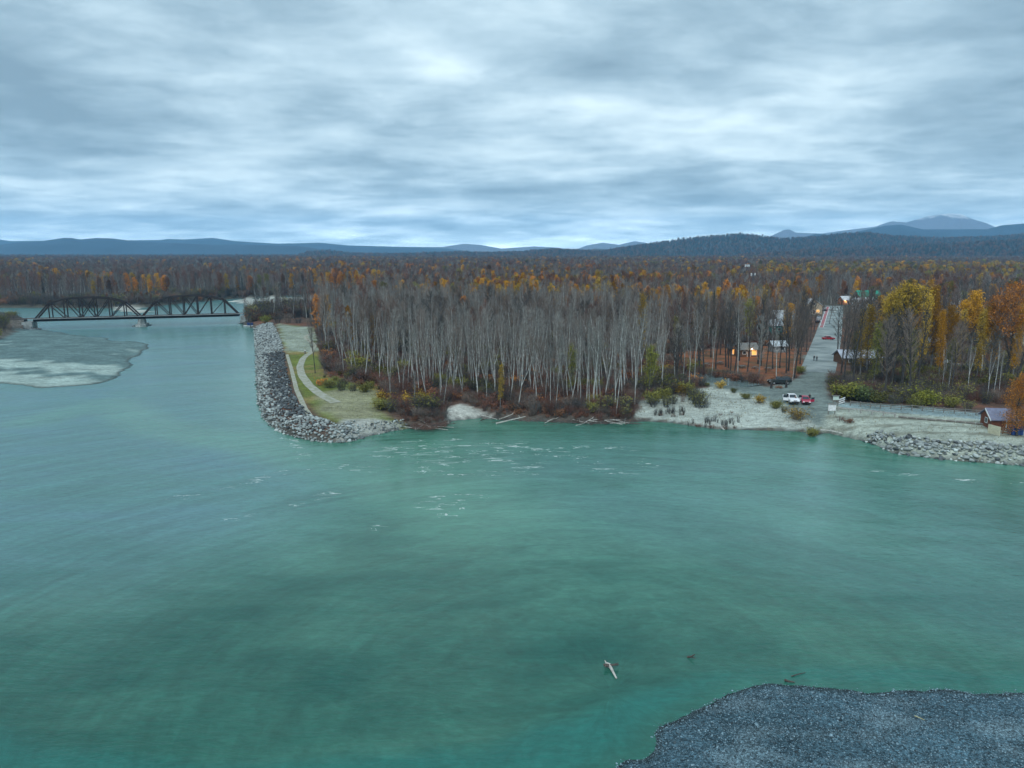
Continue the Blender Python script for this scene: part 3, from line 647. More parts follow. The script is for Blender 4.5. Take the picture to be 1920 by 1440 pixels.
for yy in (W / 2 - 0.75, W / 2 + 0.75):
    g = MB(); g.box((half, yy, 0.33), (BLEN + 24, 0.12, 0.18)); g.build('rail', mat('rail_steel', (0.16, 0.13, 0.12), 0.5, metal=0.6), bridge)
def part(fn, name, m, parent):
    b = MB(); fn(b); return b.build(name, m, parent)
for sp_ in range(2):
    x0 = sp_ * half + 0.5; Ls = half - 1.0; n = 7; dxp = Ls / n
    def top(i): return HT * (0.0 if i in (0, n) else (0.74 if i in (1, n - 1) else (0.95 if i in (2, n - 2) else 1.0)))
    for si, yy in enumerate((0.0, W)):
        span = part(lambda b: [b.beam((x0 + i * dxp, yy, top(i)), (x0 + (i + 1) * dxp, yy, top(i + 1)), 0.62, 0.62) for i in range(1, n - 1)], 'top_chord', M_STEEL, bridge)
        for i, j in ((0, 1), (n, n - 1)): part(lambda b: b.beam((x0 + i * dxp, yy, 0), (x0 + j * dxp, yy, top(j)), 0.62, 0.62), 'end_post', M_STEEL, span)
        for i in range(1, n): part(lambda b: b.beam((x0 + i * dxp, yy, 0), (x0 + i * dxp, yy, top(i)), 0.46, 0.4), 'vertical_post', M_STEEL, span)
        for i, j in ((1, 2), (2, 3), (3, 4), (4, 3), (n - 2, n - 3), (n - 1, n - 2)):
            part(lambda b: b.beam((x0 + i * dxp, yy, top(i)), (x0 + j * dxp, yy, 0.1), 0.36, 0.36), 'diagonal_brace', M_STEEL, span)
    for i in range(1, n): part(lambda b: b.beam((x0 + i * dxp, 0.2, top(i)), (x0 + i * dxp, W - 0.2, top(i)), 0.25, 0.3), 'cross_strut', M_STEEL, bridge)
    for i in range(1, n - 1): part(lambda b: b.beam((x0 + i * dxp, 0.2, top(i) - .2), (x0 + (i + 1) * dxp, W - 0.2, top(i + 1) - .2), 0.14, 0.14), 'lateral_brace', M_STEEL, bridge)
g = MB()
for z0, z1, a0_, a1_, b0_, b1_ in ((-8, -3.6, 6.2, 5.4, 2.6, 2.2), (-3.6, -1.1, 3.6, 3.4, 1.5, 1.3)):
    n = len(g.v); yc = W / 2
    for z, a, b in ((z0, a0_, b0_), (z1, a1_, b1_)):
        g.v += [(half - b, yc - a + .8, z), (half, yc - a - .6, z), (half + b, yc - a + .8, z), (half + b, yc + a, z), (half - b, yc + a, z)]
    g.f += [tuple(n + k for k in (4, 3, 2, 1, 0)), tuple(n + 5 + k for k in range(5))] + [(n + k, n + (k + 1) % 5, n + 5 + (k + 1) % 5, n + 5 + k) for k in range(5)]
g.build('pier', M_CONC, bridge)
for xx in (-2.4, BLEN + 2.4):
    part(lambda b: b.box((xx, W / 2, -3.1), (4.2, W + 2, 4.0)), 'abutment', M_CONC, bridge)
# rock collar at the foot of the pier and at the two abutments
for (lx, ly, rx, ry, n, lab) in ((half, W / 2, 4.2, 7.5, 46, 'dark boulder heap round the midstream bridge pier'), (-1.0, -1.0, 4.5, 5.0, 40, 'boulder heap below the bridge end among dark willows'), (BLEN + 3.0, -2.0, 4.5, 5, 40, 'boulder heap below the bridge end beside the moored boat')):
    c = bridge.matrix_basis @ Vector((lx, ly, 0)); rr = random.Random(n + int(lx))
    root = thing('rock_heap', lab, 'rocks', (c.x, c.y, 0))
    for i in range(n):
        a, q = rr.uniform(0, 6.28), math.sqrt(rr.random()) * 1.0
        px_, py_ = rx * q * math.cos(a), ry * q * math.sin(a)
        wv = Matrix.Rotation(brz, 3, 'Z') @ Vector((px_, py_, 0)); zz = max(gz(c.x + wv.x, c.y + wv.y), -0.3 + 1.5 * (1 - q))
        o = link('boulder', hull_mesh(rr.randrange(len(HULLS)), M_RDARK), root, (wv.x, wv.y, zz)); s_ = rr.uniform(1.0, 1.9); o.scale = (s_ * 1.2, s_, s_ * .8); o.rotation_euler = (rr.uniform(-.4, .4), rr.uniform(-.4, .4), rr.uniform(0, 6))
# railway embankments
for sgn, x0, lab in ((-1, -3.8, 'ballasted railway embankment running into the dark willows'), (1, BLEN + 3.8, 'ballasted railway embankment behind the boat landing')):
    m_ = MB(); n = 0; L_ = 70
    for t in range(15):
        xx = x0 + sgn * L_ * t / 14
        m_.v += [(xx, W / 2 - 5.5, -4.6), (xx, W / 2 - 2.2, -0.15), (xx, W / 2 + 2.2, -0.15), (xx, W / 2 + 5.5, -4.6)]
    for t in range(14):
        for k in range(3): a = t * 4 + k; m_.f.append((a, a + 1, a + 5, a + 4))
    o = m_.build('railway_embankment', mat('ballast', (0.13, 0.12, 0.105), 0.95, var=0.5, scale=1.5, bump=0.6), None, bl_, brz); tag(o, kind='structure')

# ---------------------------------------------------------------- trees
M_PBARK = mat('pale_poplar_bark', (0.43, 0.44, 0.415), 0.85, col2=(0.22, 0.225, 0.215), scale=1.2, objr=0.25)
M_GBARK = mat('grey_bark', (0.19, 0.19, 0.185), 0.9, col2=(0.10, 0.10, 0.10), scale=1.5, objr=0.3)
M_DBARK = mat('dark_cottonwood_bark', (0.07, 0.066, 0.062), 0.95, col2=(0.035, 0.034, 0.033), scale=1.5)
M_PTWIG = mat('pale_bare_twigs', (0.20, 0.195, 0.178), 0.9, island=0.35, objr=0.25)
M_BTWIG = mat('brown_bare_twigs', (0.15, 0.12, 0.10), 0.9, island=0.4, objr=0.3)
M_DTWIG = mat('dark_bare_twigs', (0.07, 0.068, 0.064), 0.9, island=0.4, objr=0.3)
M_RTWIG = mat('red_brown_twigs', (0.14, 0.07, 0.052), 0.9, island=0.4, objr=0.3)
def leafm(n, c): return mat(n, c, 0.7, island=0.45, objr=0.28, spec=0.2)
M_GOLD = leafm('gold_leaves', (0.46, 0.235, 0.016)); M_YEL = leafm('yellow_leaves', (0.36, 0.235, 0.028)); M_ORA = leafm('orange_leaves', (0.46, 0.18, 0.030))
M_RUST = leafm('rust_leaves', (0.19, 0.085, 0.042)); M_OLIVE = leafm('olive_leaves', (0.17, 0.165, 0.035)); M_YGR = leafm('yellow_green_leaves', (0.20, 0.205, 0.03))
M_RED = leafm('red_leaves', (0.18, 0.075, 0.045)); M_SPR = leafm('spruce_needles', (0.022, 0.042, 0.030)); M_DGR = leafm('dark_green_leaves', (0.075, 0.10, 0.032))

def rdir(r, a, az):
    return Vector((math.sin(a) * math.cos(az), math.sin(a) * math.sin(az), math.cos(a)))
def gen_tree(seed, H=18.0, rt=0.19, start=0.42, spread=3.0, nl=30, nt=11, sub=2, ang=(24, 50), tw=0.024, fork=0.3, leaves=0, leaf=0.28, lstart=0.0, crown_r=None, lean=0.05):
    """returns trunk, limbs-and-twigs and leaves builders of a tree of height H standing at the origin"""
    r = random.Random(seed); T, C, Lf = MB(), MB(), MB(); ends = []
    ax, ay = r.uniform(-lean, lean), r.uniform(-lean, lean); wx_, wy_ = r.uniform(0, 6), r.uniform(0, 6); wa = r.uniform(0.15, 0.55)
    def trunk(t): return Vector((ax * H * t + wa * math.sin(t * 5 + wx_) - wa * math.sin(wx_), ay * H * t + wa * math.sin(t * 4 + wy_) - wa * math.sin(wy_), H * t))
    n = 10; T.tube([trunk(i / n) - Vector((0, 0, 0.4 if i == 0 else 0)) for i in range(n + 1)], [rt * ((1 - i / n) ** 0.75) + 0.022 + (0.06 * rt / .2 if i == 0 else 0) for i in range(n + 1)], 6)
    leaders = [(trunk, start, 1.0)]
    if r.random() < fork:
        tb = r.uniform(0.3, 0.5); az = r.uniform(0, 6.28); p0 = trunk(tb); dv = rdir(r, math.radians(r.uniform(12, 20)), az); Lh = H * (0.93 - tb) * r.uniform(.8, 1)
        def lead(t, p0=p0, dv=dv, Lh=Lh): return p0 + dv * (Lh * t) + Vector((0, 0, 0.06 * Lh * t * t))
        T.tube([lead(i / 6) for i in range(7)], [rt * .6 * (1 - i / 6) + 0.02 for i in range(7)], 5); leaders.append((lead, 0.15, 0.62))
    for fn, st, k in leaders:
        m = int(nl * k); az = r.uniform(0, 6.28)
        for i in range(m):
            t = st + (0.985 - st) * ((i + r.random()) / m); az += 2.4 + r.uniform(-.5, .5); s = (t - st) / (1 - st)
            L = spread * (0.25 + 0.75 * math.sin(math.pi * min(1, 0.18 + 0.82 * s) ** 1.15)) * r.uniform(0.65, 1.15) * (0.8 + 0.2 * k)
            a = math.radians(r.uniform(*ang)) * (1.15 - 0.5 * s); d = rdir(r, a, az); p0 = fn(t)
            p1 = p0 + d * (L * .5); d2 = (d + Vector((0, 0, 0.35))).normalized(); p2 = p1 + d2 * (L * .5)
            rr = min(0.05, 0.02 + 0.011 * L) * (rt / .19) ** .6
            C.tube([p0, p1, p2], [rr, rr * .65, rr * .25], 3, False)
            for q in range(nt):
                f = r.uniform(0.2, 1.0); b = p0.lerp(p1, f * 2) if f < .5 else p1.lerp(p2, f * 2 - 1)
                d3 = (d2 * .9 + Vector((r.gauss(0, .55), r.gauss(0, .55), r.gauss(0.12, .4)))).normalized(); l3 = r.uniform(.45, 1.25) * (spread / 3) ** .5
                e = b + d3 * l3; C.spike(b, e, tw); ends.append((e, s))
                for _ in range(sub):
                    b2 = b.lerp(e, r.uniform(.3, .8)); d4 = (d3 + Vector((r.gauss(0, .6), r.gauss(0, .6), r.gauss(0, .45)))).normalized(); e2 = b2 + d4 * r.uniform(.3, .7); C.spike(b2, e2, tw * .8); ends.append((e2, s))
    if leaves:
        ok = [e for e, s in ends if s >= lstart]
        for _ in range(leaves):
            e = r.choice(ok) + Vector((r.gauss(0, .28), r.gauss(0, .28), r.gauss(0, .28)))
            a = Vector((r.gauss(0, 1), r.gauss(0, 1), r.gauss(0, 1))).normalized(); b = a.orthogonal().normalized(); s = leaf * r.uniform(.55, 1.2)
            Lf.face(e + a * s * .6, e + b * s * .4, e - a * s * .6, e - b * s * .4 + Vector((0, 0, s * .15)))
    return T, C, Lf
def gen_spruce(seed, H=16.0, R=2.2):
    r = random.Random(seed); T, C = MB(), MB(); T.tube([(0, 0, -.3), (0, 0, H * .5), (0, 0, H)], [.2, .12, .02], 6)
    n = int(H * 2.0)
    for i in range(n):
        t = 0.08 + 0.9 * i / n; rad = R * (1 - t) ** .85 + .12
        for k in range(9):
            az = r.uniform(0, 6.28); rr = rad * r.uniform(.7, 1.15); p = Vector((0, 0, H * t)); q = p + Vector((math.cos(az) * rr, math.sin(az) * rr, -.25 * rr + r.uniform(-.15, .15)))
            C.spike(p, q, .16 + .05 * rr)
            for _ in range(2):
                b = p.lerp(q, r.uniform(.35, .8)); C.spike(b, b + Vector((r.gauss(0, .45), r.gauss(0, .45), -.2)) * rr * .6, .12)
    return T, C, MB()
def gen_shrub(seed, H=2.2, R=1.4, stems=16, nt=9, leaves=0, leaf=0.16, tw=0.016):
    r = random.Random(seed); S, Lf = MB(), MB(); ends = []
    for i in range(stems):
        az = r.uniform(0, 6.28); o = rdir(r, math.radians(90), az) * (R * .35 * math.sqrt(r.random())); tip = rdir(r, math.radians(90), az) * (R * math.sqrt(r.random())) + Vector((0, 0, H * r.uniform(.55, 1.05)))
        mid = o.lerp(tip, .5) + Vector((0, 0, H * .12)); S.tube([o - Vector((0, 0, .1)), mid, tip], [.028, .02, .008], 3, False)
        for q in range(nt):
            f = r.uniform(.2, 1); b = o.lerp(mid, f * 2) if f < .5 else mid.lerp(tip, f * 2 - 1)
            e = b + Vector((r.gauss(0, .45), r.gauss(0, .45), r.gauss(.3, .35))) * (.35 * R + .25); S.spike(b, e, tw); ends.append(e)
            for _ in range(2):
                b2 = b.lerp(e, r.uniform(.4, .9)); e2 = b2 + Vector((r.gauss(0, .3), r.gauss(0, .3), r.gauss(.15, .25))) * (.25 * R + .2); S.spike(b2, e2, tw * .8); ends.append(e2)
    for _ in range(leaves):
        e = r.choice(ends) + Vector((r.gauss(0, .14), r.gauss(0, .14), r.gauss(0, .14))) * (R / 1.2)
        if e.z < .02: continue
        a = Vector((r.gauss(0, 1), r.gauss(0, 1), r.gauss(0, 1))).normalized(); b = a.orthogonal().normalized(); s = leaf * r.uniform(.6, 1.3)
        Lf.face(e + a * s * .6, e + b * s * .45, e - a * s * .6, e - b * s * .45)
    return S, Lf

VAR = {}
def tree_var(key, gen, tm, cm, lm=None):
    T, C, Lf = gen; d = {'trunk': T.mesh('trunk', tm)}
    d['crown'] = C.mesh('crown', cm)
    if Lf.f: d['leaves'] = Lf.mesh('leaves', lm)
    d['H'] = max(v[2] for v in T.v); VAR[key] = d
for i in range(8):
    tree_var('pop%d' % i, gen_tree(100 + i, H=17 + (i % 4) * 1.2, rt=0.125 + .02 * (i % 3), start=[.48, .36, .3, .55][i % 4], spread=[2.5, 3.0, 3.4, 2.3][i % 4], nl=25, nt=8, sub=2, fork=.5, ang=(22, 52), tw=.022, lean=.07), M_PBARK, [M_PTWIG, M_PTWIG, M_BTWIG, M_PTWIG][i % 4])
for i in range(4):
    tree_var('drk%d' % i, gen_tree(200 + i, H=18, rt=.26, start=.3, spread=4.0, nl=34, nt=11, sub=2, ang=(30, 62), tw=.028, fork=.7), M_DBARK, [M_DTWIG, M_BTWIG][i % 2])
for i in range(3):
    tree_var('gry%d' % i, gen_tree(300 + i, H=17, rt=.17, start=.3, spread=3.0, nl=30, nt=10, sub=2, tw=.03), M_GBARK, [M_BTWIG, M_PTWIG, M_RTWIG][i])
for i in range(4):
    tree_var('far%d' % i, gen_tree(400 + i, H=17, rt=.16, start=.22, spread=3.6, nl=24, nt=8, sub=1, tw=.05, fork=.3), [M_GBARK, M_GBARK, M_PBARK, M_GBARK][i], [M_PTWIG, M_BTWIG, M_DTWIG, M_RTWIG][i])
LEAFK = (('gold', M_GOLD), ('yel', M_YEL), ('ora', M_ORA), ('rust', M_RUST), ('oli', M_OLIVE))
for j, (k, m) in enumerate(LEAFK):
    tree_var('far_' + k, gen_tree(500 + j, H=16, rt=.18, start=.22, spread=2.6, nl=24, nt=6, sub=1, tw=.04, leaves=1500, leaf=.42), M_GBARK, M_BTWIG, m)
tree_var('gold_col', gen_tree(601, H=18, rt=.2, start=.2, spread=2.5, nl=46, nt=9, sub=2, ang=(14, 32), leaves=8000, leaf=.22, fork=0), M_GBARK, M_BTWIG, M_GOLD)
tree_var('gold_rnd', gen_tree(602, H=17, rt=.2, start=.38, spread=3.0, nl=44, nt=9, sub=2, ang=(24, 55), leaves=8000, leaf=.22, lstart=.25, fork=.5), M_GBARK, M_BTWIG, M_GOLD)
tree_var('ora_wide', gen_tree(603, H=18, rt=.28, start=.4, spread=5.2, nl=50, nt=11, sub=2, ang=(34, 68), leaves=7500, leaf=.23, lstart=.2, fork=.9), M_DBARK, M_BTWIG, M_ORA)
tree_var('yel_top', gen_tree(604, H=18, rt=.26, start=.3, spread=5.0, nl=50, nt=11, sub=2, ang=(32, 66), leaves=4600, leaf=.22, lstart=.6, fork=.9), M_DBARK, M_DTWIG, M_YEL)
tree_var('ygr_thin', gen_tree(605, H=14, rt=.16, start=.15, spread=2.7, nl=40, nt=9, sub=2, leaves=3200, leaf=.24, fork=.3), M_GBARK, M_DTWIG, M_YGR)
tree_var('yel_col', gen_tree(606, H=16, rt=.18, start=.2, spread=2.2, nl=40, nt=9, sub=2, ang=(14, 35), leaves=3000, leaf=.25), M_GBARK, M_BTWIG, M_YEL)
tree_var('ora_bush', gen_tree(608, H=10, rt=.18, start=.06, spread=3.0, nl=60, nt=10, sub=2, ang=(30, 70), leaves=9000, leaf=.19, fork=.6), M_DBARK, M_BTWIG, M_ORA)
tree_var('birch', gen_tree(607, H=18, rt=.17, start=.35, spread=2.7, nl=26, nt=8, sub=2, fork=1.0, ang=(18, 40)), mat('white_birch_bark', (0.62, 0.65, 0.64), .8, var=.35, scale=2.0), M_PTWIG)
for i in range(2): tree_var('spr%d' % i, gen_spruce(700 + i, 15 + 2 * i, 2.0), M_DBARK, M_SPR)
SV = {}
def shrub_var(key, gen, sm, lm=None):
    S, Lf = gen; SV[key] = {'stems': S.mesh('stems', sm), 'H': max(v[2] for v in S.v)}
    if Lf.f: SV[key]['foliage'] = Lf.mesh('foliage', lm)
for i in range(3):
    shrub_var('bare%d' % i, gen_shrub(800 + i, 2.3, 1.5, 18, 8), [M_BTWIG, M_RTWIG, M_DTWIG][i])
    shrub_var('rust%d' % i, gen_shrub(810 + i, 1.5, 1.3, 14, 7, 420, .19), M_BTWIG, [M_RUST, M_RED, M_ORA][i])
shrub_var('oli', gen_shrub(820, 2.4, 1.9, 22, 9, 1500, .2), M_DTWIG, M_OLIVE)
shrub_var('ygr', gen_shrub(821, 2.6, 2.0, 22, 9, 1900, .2), M_DTWIG, M_YGR)
shrub_var('yel', gen_shrub(822, 2.0, 1.6, 18, 8, 1000, .19), M_BTWIG, M_YEL)
shrub_var('dgr', gen_shrub(823, 2.4, 1.9, 24, 9, 1700, .2), M_DTWIG, M_DGR)
shrub_var('willow', gen_shrub(824, 2.4, 1.7, 30, 10, 260, .16), M_DTWIG, M_OLIVE)
shrub_var('wand', gen_shrub(825, 2.2, .7, 12, 4, 0, .1, .012), M_DTWIG)

def place_tree(key, x, y, H, label, group, rz, wide=1.0, name='poplar_tree', cat='tree', lean=(0, 0)):
    d = VAR[key]; s = H / d['H']; o = thing(name, label, cat, (x, y, gz(x, y) - 0.05), rz, group); o.scale = (s * wide, s * wide, s); o.rotation_euler = (lean[0], lean[1], rz)
    for p in ('trunk', 'crown', 'leaves'):
        if p in d:
            q = link(p, d[p], o)
            if key not in SRC: SRC.setdefault('_' + key, []).append(q)
    if key not in SRC: SRC[key] = SRC.pop('_' + key)
    return o
def place_shrub(key, x, y, H, label, group, rz, wide=1.0, name='shrub', cat='shrub'):
    d = SV[key]; s = H / d['H']; o = thing(name, label, cat, (x, y, gz(x, y) - 0.05), rz, group); o.scale = (s * wide, s * wide, s)
    for p in ('stems', 'foliage'):
        if p in d:
            q = link(p, d[p], o)
            if key not in SRC: SRC.setdefault('_' + key, []).append(q)
    if key not in SRC: SRC[key] = SRC.pop('_' + key)
    return o
SRC = {}
def scatter(name, label, cat, X, Y, Z, keys, idx, rot, scl, tilt=None):
    """one stuff object whose points carry trees that also stand in the scene singly"""
    n = len(X); me = bpy.data.meshes.new(name); me.vertices.add(n); me.vertices.foreach_set('co', np.stack([X, Y, Z], 1).astype(np.float32).ravel())
    a = me.attributes.new('variant', 'INT', 'POINT'); a.data.foreach_set('value', np.asarray(idx, np.int32))
    R = np.zeros((n, 3), np.float32); R[:, 2] = rot
    if tilt is not None: R[:, :2] = tilt
    a = me.attributes.new('rot', 'FLOAT_VECTOR', 'POINT'); a.data.foreach_set('vector', R.ravel())
    a = me.attributes.new('scl', 'FLOAT_VECTOR', 'POINT'); a.data.foreach_set('vector', np.asarray(scl, np.float32).ravel())
    o = link(name, me); tag(o, label, cat, kind='stuff')
    ng = bpy.data.node_groups.new(name, 'GeometryNodeTree'); ng.interface.new_socket('Geometry', in_out='INPUT', socket_type='NodeSocketGeometry'); ng.interface.new_socket('Geometry', in_out='OUTPUT', socket_type='NodeSocketGeometry')
    N, L = ng.nodes, ng.links; gi = N.new('NodeGroupInput'); go = N.new('NodeGroupOutput'); J = N.new('GeometryNodeJoinGeometry')
    def na(nm, t): q = N.new('GeometryNodeInputNamedAttribute'); q.data_type = t; q.inputs[0].default_value = nm; return q.outputs[0]
    va, ra, sa = na('variant', 'INT'), na('rot', 'FLOAT_VECTOR'), na('scl', 'FLOAT_VECTOR')
    for k, key in enumerate(keys):
        j = N.new('GeometryNodeJoinGeometry')
        for src in SRC[key]:
            oi = N.new('GeometryNodeObjectInfo'); oi.transform_space = 'ORIGINAL'; oi.inputs['Object'].default_value = src; L.new(oi.outputs['Geometry'], j.inputs[0])
        cmp_ = N.new('FunctionNodeCompare'); cmp_.data_type = 'INT'; cmp_.operation = 'EQUAL'
        ins = [s for s in cmp_.inputs if s.type == 'INT']; L.new(va, ins[0]); ins[1].default_value = k
        ip = N.new('GeometryNodeInstanceOnPoints'); L.new(gi.outputs[0], ip.inputs['Points']); L.new(cmp_.outputs[0], ip.inputs['Selection']); L.new(j.outputs[0], ip.inputs['Instance'])
        L.new(ra, ip.inputs['Rotation']); L.new(sa, ip.inputs['Scale']); L.new(ip.outputs[0], J.inputs[0])
    L.new(J.outputs[0], go.inputs[0]); md = o.modifiers.new('scatter', 'NODES'); md.node_group = ng
    return o

def jitter(x0, x1, y0, y1, sp, rg, amt=0.9):
    X, Y = np.meshgrid(np.arange(x0, x1, sp), np.arange(y0, y1, sp)); X = X.ravel(); Y = Y.ravel()
    X = X + rg.uniform(-.5, .5, len(X)) * sp * amt; Y = Y + rg.uniform(-.5, .5, len(Y)) * sp * amt; return X, Y
def in_view(X, Y, k=0.80, pad=14): return np.abs(X) < k * Y + pad
POINT = pz([(440, 598), (560, 604), (580, 608), (588, 640), (592, 690), (606, 702), (690, 725), (720, 742), (712, 766), (775, 788), (775, 830), (600, 850), (440, 800)], 2.0)
WOOD_OPEN = [POINT, GRASS, BEACH, SAND2, LOT, RLOT, RYARD]
FRONT = pz([(578, 606), (588, 640), (592, 690), (606, 702), (690, 725), (722, 740), (712, 766), (790, 786), (835, 770), (905, 766), (960, 782), (1100, 782), (1192, 778), (1205, 752), (1240, 735), (1258, 700), (1252, 668), (1254, 640), (1250, 600), (1000, 596), (700, 596)], 2.4)
HOUSES = []      # x, y, radius of clearings, filled below
def clear_of(X, Y, m=0.0):
    ok = sdf(MAIN, X, Y) > 2.5 + m
    for P in WOOD_OPEN: ok &= sdf(P, X, Y) < -0.8
    ok &= (pdist(STREET, X, Y) > 9.0) & (pdist(PATH1, X, Y) > 2.2)
    bz = [(bl_.x - 60 * math.cos(brz), bl_.y - 60 * math.sin(brz)), (br_.x + 75 * math.cos(brz), br_.y + 75 * math.sin(brz))]
    ok &= pdist(bz, X, Y) > 8.0
    for hx, hy, hr in HOUSES: ok &= (X - hx) ** 2 + (Y - hy) ** 2 > hr * hr
    return ok

# ---------------------------------------------------------------- buildings
M_GLASS = mat('window_glass', (0.03, 0.04, 0.05), 0.08, spec=0.6)
M_LIT = mat('lit_window', (0.8, 0.5, 0.2), 0.4, emit=(1.0, 0.45, 0.10), estr=0.5)
M_FRAME = mat('white_trim', (0.72, 0.74, 0.74), 0.6)
M_DOOR = mat('door_wood', (0.10, 0.055, 0.035), 0.7, var=.3, scale=3)
def house(name, label, x, y, w, d, hw, hr, rz, wm, rm, ridge='x', wins=(), doors=(), over=0.5, cat='house', chimney=None, clear=1.0, z=None):
    z0 = gz(x, y) if z is None else z; o = thing(name, label, cat, (x, y, z0 - 0.02), rz); HOUSES.append((x, y, 0.5 * math.hypot(w, d) * clear + 1.0))
    b = MB(); a, c = w / 2, d / 2
    b.box((0, 0, hw / 2), (w, d, hw))
    if ridge == 'x':
        for s in (-1, 1): b.face(*[(s * a, -c, hw), (s * a, c, hw), (s * a, 0, hw + hr)][::s])
    else:
        for s in (-1, 1): b.face(*[(-a, s * c, hw), (a, s * c, hw), (0, s * c, hw + hr)][::-s])
    b.build('wall', wm, o)
    rf = MB(); t = 0.16; L = (w if ridge == 'x' else d) / 2 + over; S = (c if ridge == 'x' else a); ov = over * hr / S
    for s in (-1, 1):
        q = [(-L, s * (S + over), hw - ov + .02), (L, s * (S + over), hw - ov + .02), (L, 0, hw + hr + .04), (-L, 0, hw + hr + .04)]
        up = [(p[0], p[1], p[2] + t) for p in q]
        if ridge != 'x': q = [(p[1], p[0], p[2]) for p in q]; up = [(p[1], p[0], p[2]) for p in up]
        n = len(rf.v); rf.v += q + up
        rf.f += [tuple(n + k for k in f) for f in ((0, 1, 2, 3), (7, 6, 5, 4), (0, 4, 5, 1), (1, 5, 6, 2), (2, 6, 7, 3), (3, 7, 4, 0))]
    ro = rf.build('roof', rm, o)
    if chimney:
        part(lambda b: b.box((chimney[0], chimney[1], hw + hr * .7 + .6), (.55, .55, 1.6)), 'chimney', mat('brick', (.2, .1, .08), .9, var=.3, scale=4), ro)
    def opening(sd, u, zc, ww, hh, m, nm):
        e = 0.03; b = MB(); fr = MB()
        if sd in 'fb': s = -1 if sd == 'f' else 1; b.box((u, s * (c + e), zc), (ww, .05, hh)); fr.box((u, s * (c + e * .4), zc), (ww + .24, .05, hh + .24))
        else: s = -1 if sd == 'l' else 1; b.box((s * (a + e), u, zc), (.05, ww, hh)); fr.box((s * (a + e * .4), u, zc), (.05, ww + .24, hh + .24))
        p = b.build(nm, m, o); fr.build('frame', M_FRAME, p)
    for (sd, u, zc, ww, hh, lit) in wins: opening(sd, u, zc, ww, hh, M_LIT if lit else M_GLASS, 'window')
    for (sd, u, ww, hh) in doors: opening(sd, u, hh / 2 + .05, ww, hh, M_DOOR, 'door')
    return o
def lamp(o, x, y, z, power, r=0.14, col=(1.0, 0.62, 0.25)):
    b = MB(); b.tube([(x, y, z - r), (x, y, z), (x, y, z + r)], [r * .6, r, r * .6], 8)
    b.build('lamp', mat('glowing_lamp', (1, .8, .5), .4, emit=(1.0, .62, .25), estr=6), o)
    l = bpy.data.lights.new('lamp_light', 'POINT'); l.energy = power; l.color = col; l.shadow_soft_size = r * 1.5
    lo = bpy.data.objects.new('lamp_light', l); COL.objects.link(lo); lo.parent = o; lo.location = (x, y - r - .15, z)
W_WHITE = mat('white_siding', (0.66, 0.69, 0.69), .7, var=.15, scale=2); W_TAN = mat('tan_siding', (.42, .34, .24), .8, var=.2, scale=2)
W_LOG = mat('log_wall', (.16, .085, .05), .85, col2=(.09, .05, .03), scale=2.5); W_RED = mat('red_brown_wall', (.20, .07, .04), .85, var=.35, scale=2)
W_TEAL = mat('teal_siding', (.03, .26, .25), .7, var=.2, scale=2); W_BLUE = mat('slate_blue_siding', (.12, .17, .27), .7, var=.2, scale=2)
R_METAL = mat('pale_metal_roof', (.55, .60, .63), .45, var=.2, scale=1.2, metal=.25); R_WHITE = mat('whitish_roof', (.62, .65, .68), .6, var=.2, scale=1)
R_GREEN = mat('green_metal_roof', (.02, .30, .20), .5, var=.2, scale=1); R_TEAL = mat('pale_teal_roof', (.36, .56, .56), .5, var=.3, scale=1.2)
R_DARK = mat('dark_shingles', (.05, .055, .065), .8, var=.3, scale=2); R_PURP = mat('purple_grey_roof', (.20, .21, .29), .6, var=.2, scale=1.5); R_NAVY = mat('navy_roof', (.05, .09, .16), .6, var=.2, scale=1)
def hx(u, y): return at_depth(u, 600, y).x
house('street_house', 'white-roofed house with warm lit front beside the far end of the street', hx(1519, 378), 378, 8.6, 9, 4.6, 3.2, -.1, W_TAN, R_WHITE, 'y', [('f', -2, 1.7, 1.4, 1.3, 0), ('f', 2.2, 1.7, 1.6, 1.4, 1), ('r', -2, 1.7, 1.8, 1.6, 1), ('r', 1.5, 1.7, 1.8, 1.6, 1), ('f', 0, 5.4, 1.2, 1.2, 0)], [('f', .3, 1, 2.1)])
h = house('street_house', 'small orange-lit cabin with pale roof closing the end of the street', hx(1583, 447), 447, 7, 6, 3.0, 2.0, .1, mat('orange_board', (.50, .19, .08), .8, var=.2, scale=2), R_WHITE, 'x', [('f', -1.8, 1.6, 1.2, 1.2, 1), ('f', 1.6, 1.6, 1.2, 1.2, 0)], [('f', 0, 1, 2.1)]); lamp(h, -2.6, -3.3, 2.6, 50)
house('street_house', 'big green metal roofed lodge behind white low front', hx(1622, 420), 420, 13, 10, 5.6, 4.4, .05, W_LOG, R_GREEN, 'x', [('f', -4, 4.4, 1.4, 1.4, 0), ('f', -1, 4.4, 1.4, 1.4, 0), ('f', 2.5, 4.4, 1.4, 1.4, 1)], [('f', 4, 1, 2.1)], chimney=(1.2, -.8))
house('street_house', 'low white-fronted annex standing before the green roofed lodge', hx(1616, 408), 408, 10, 6, 5.2, 1.2, .05, W_WHITE, R_WHITE, 'x', [('f', -3, 3.6, 1.4, 1.2, 0), ('f', 0, 3.6, 1.4, 1.2, 0), ('f', 3, 3.6, 1.4, 1.2, 0)])
house('gable_house', 'white gabled house with dark blue roof showing above the treetops', hx(1791, 425), 425, 5.6, 10, 7.2, 3.2, -.45, W_WHITE, R_NAVY, 'y', [('f', 0, 6.8, 1.5, 1.5, 0), ('f', -1.2, 3, 1.2, 1.2, 0)])
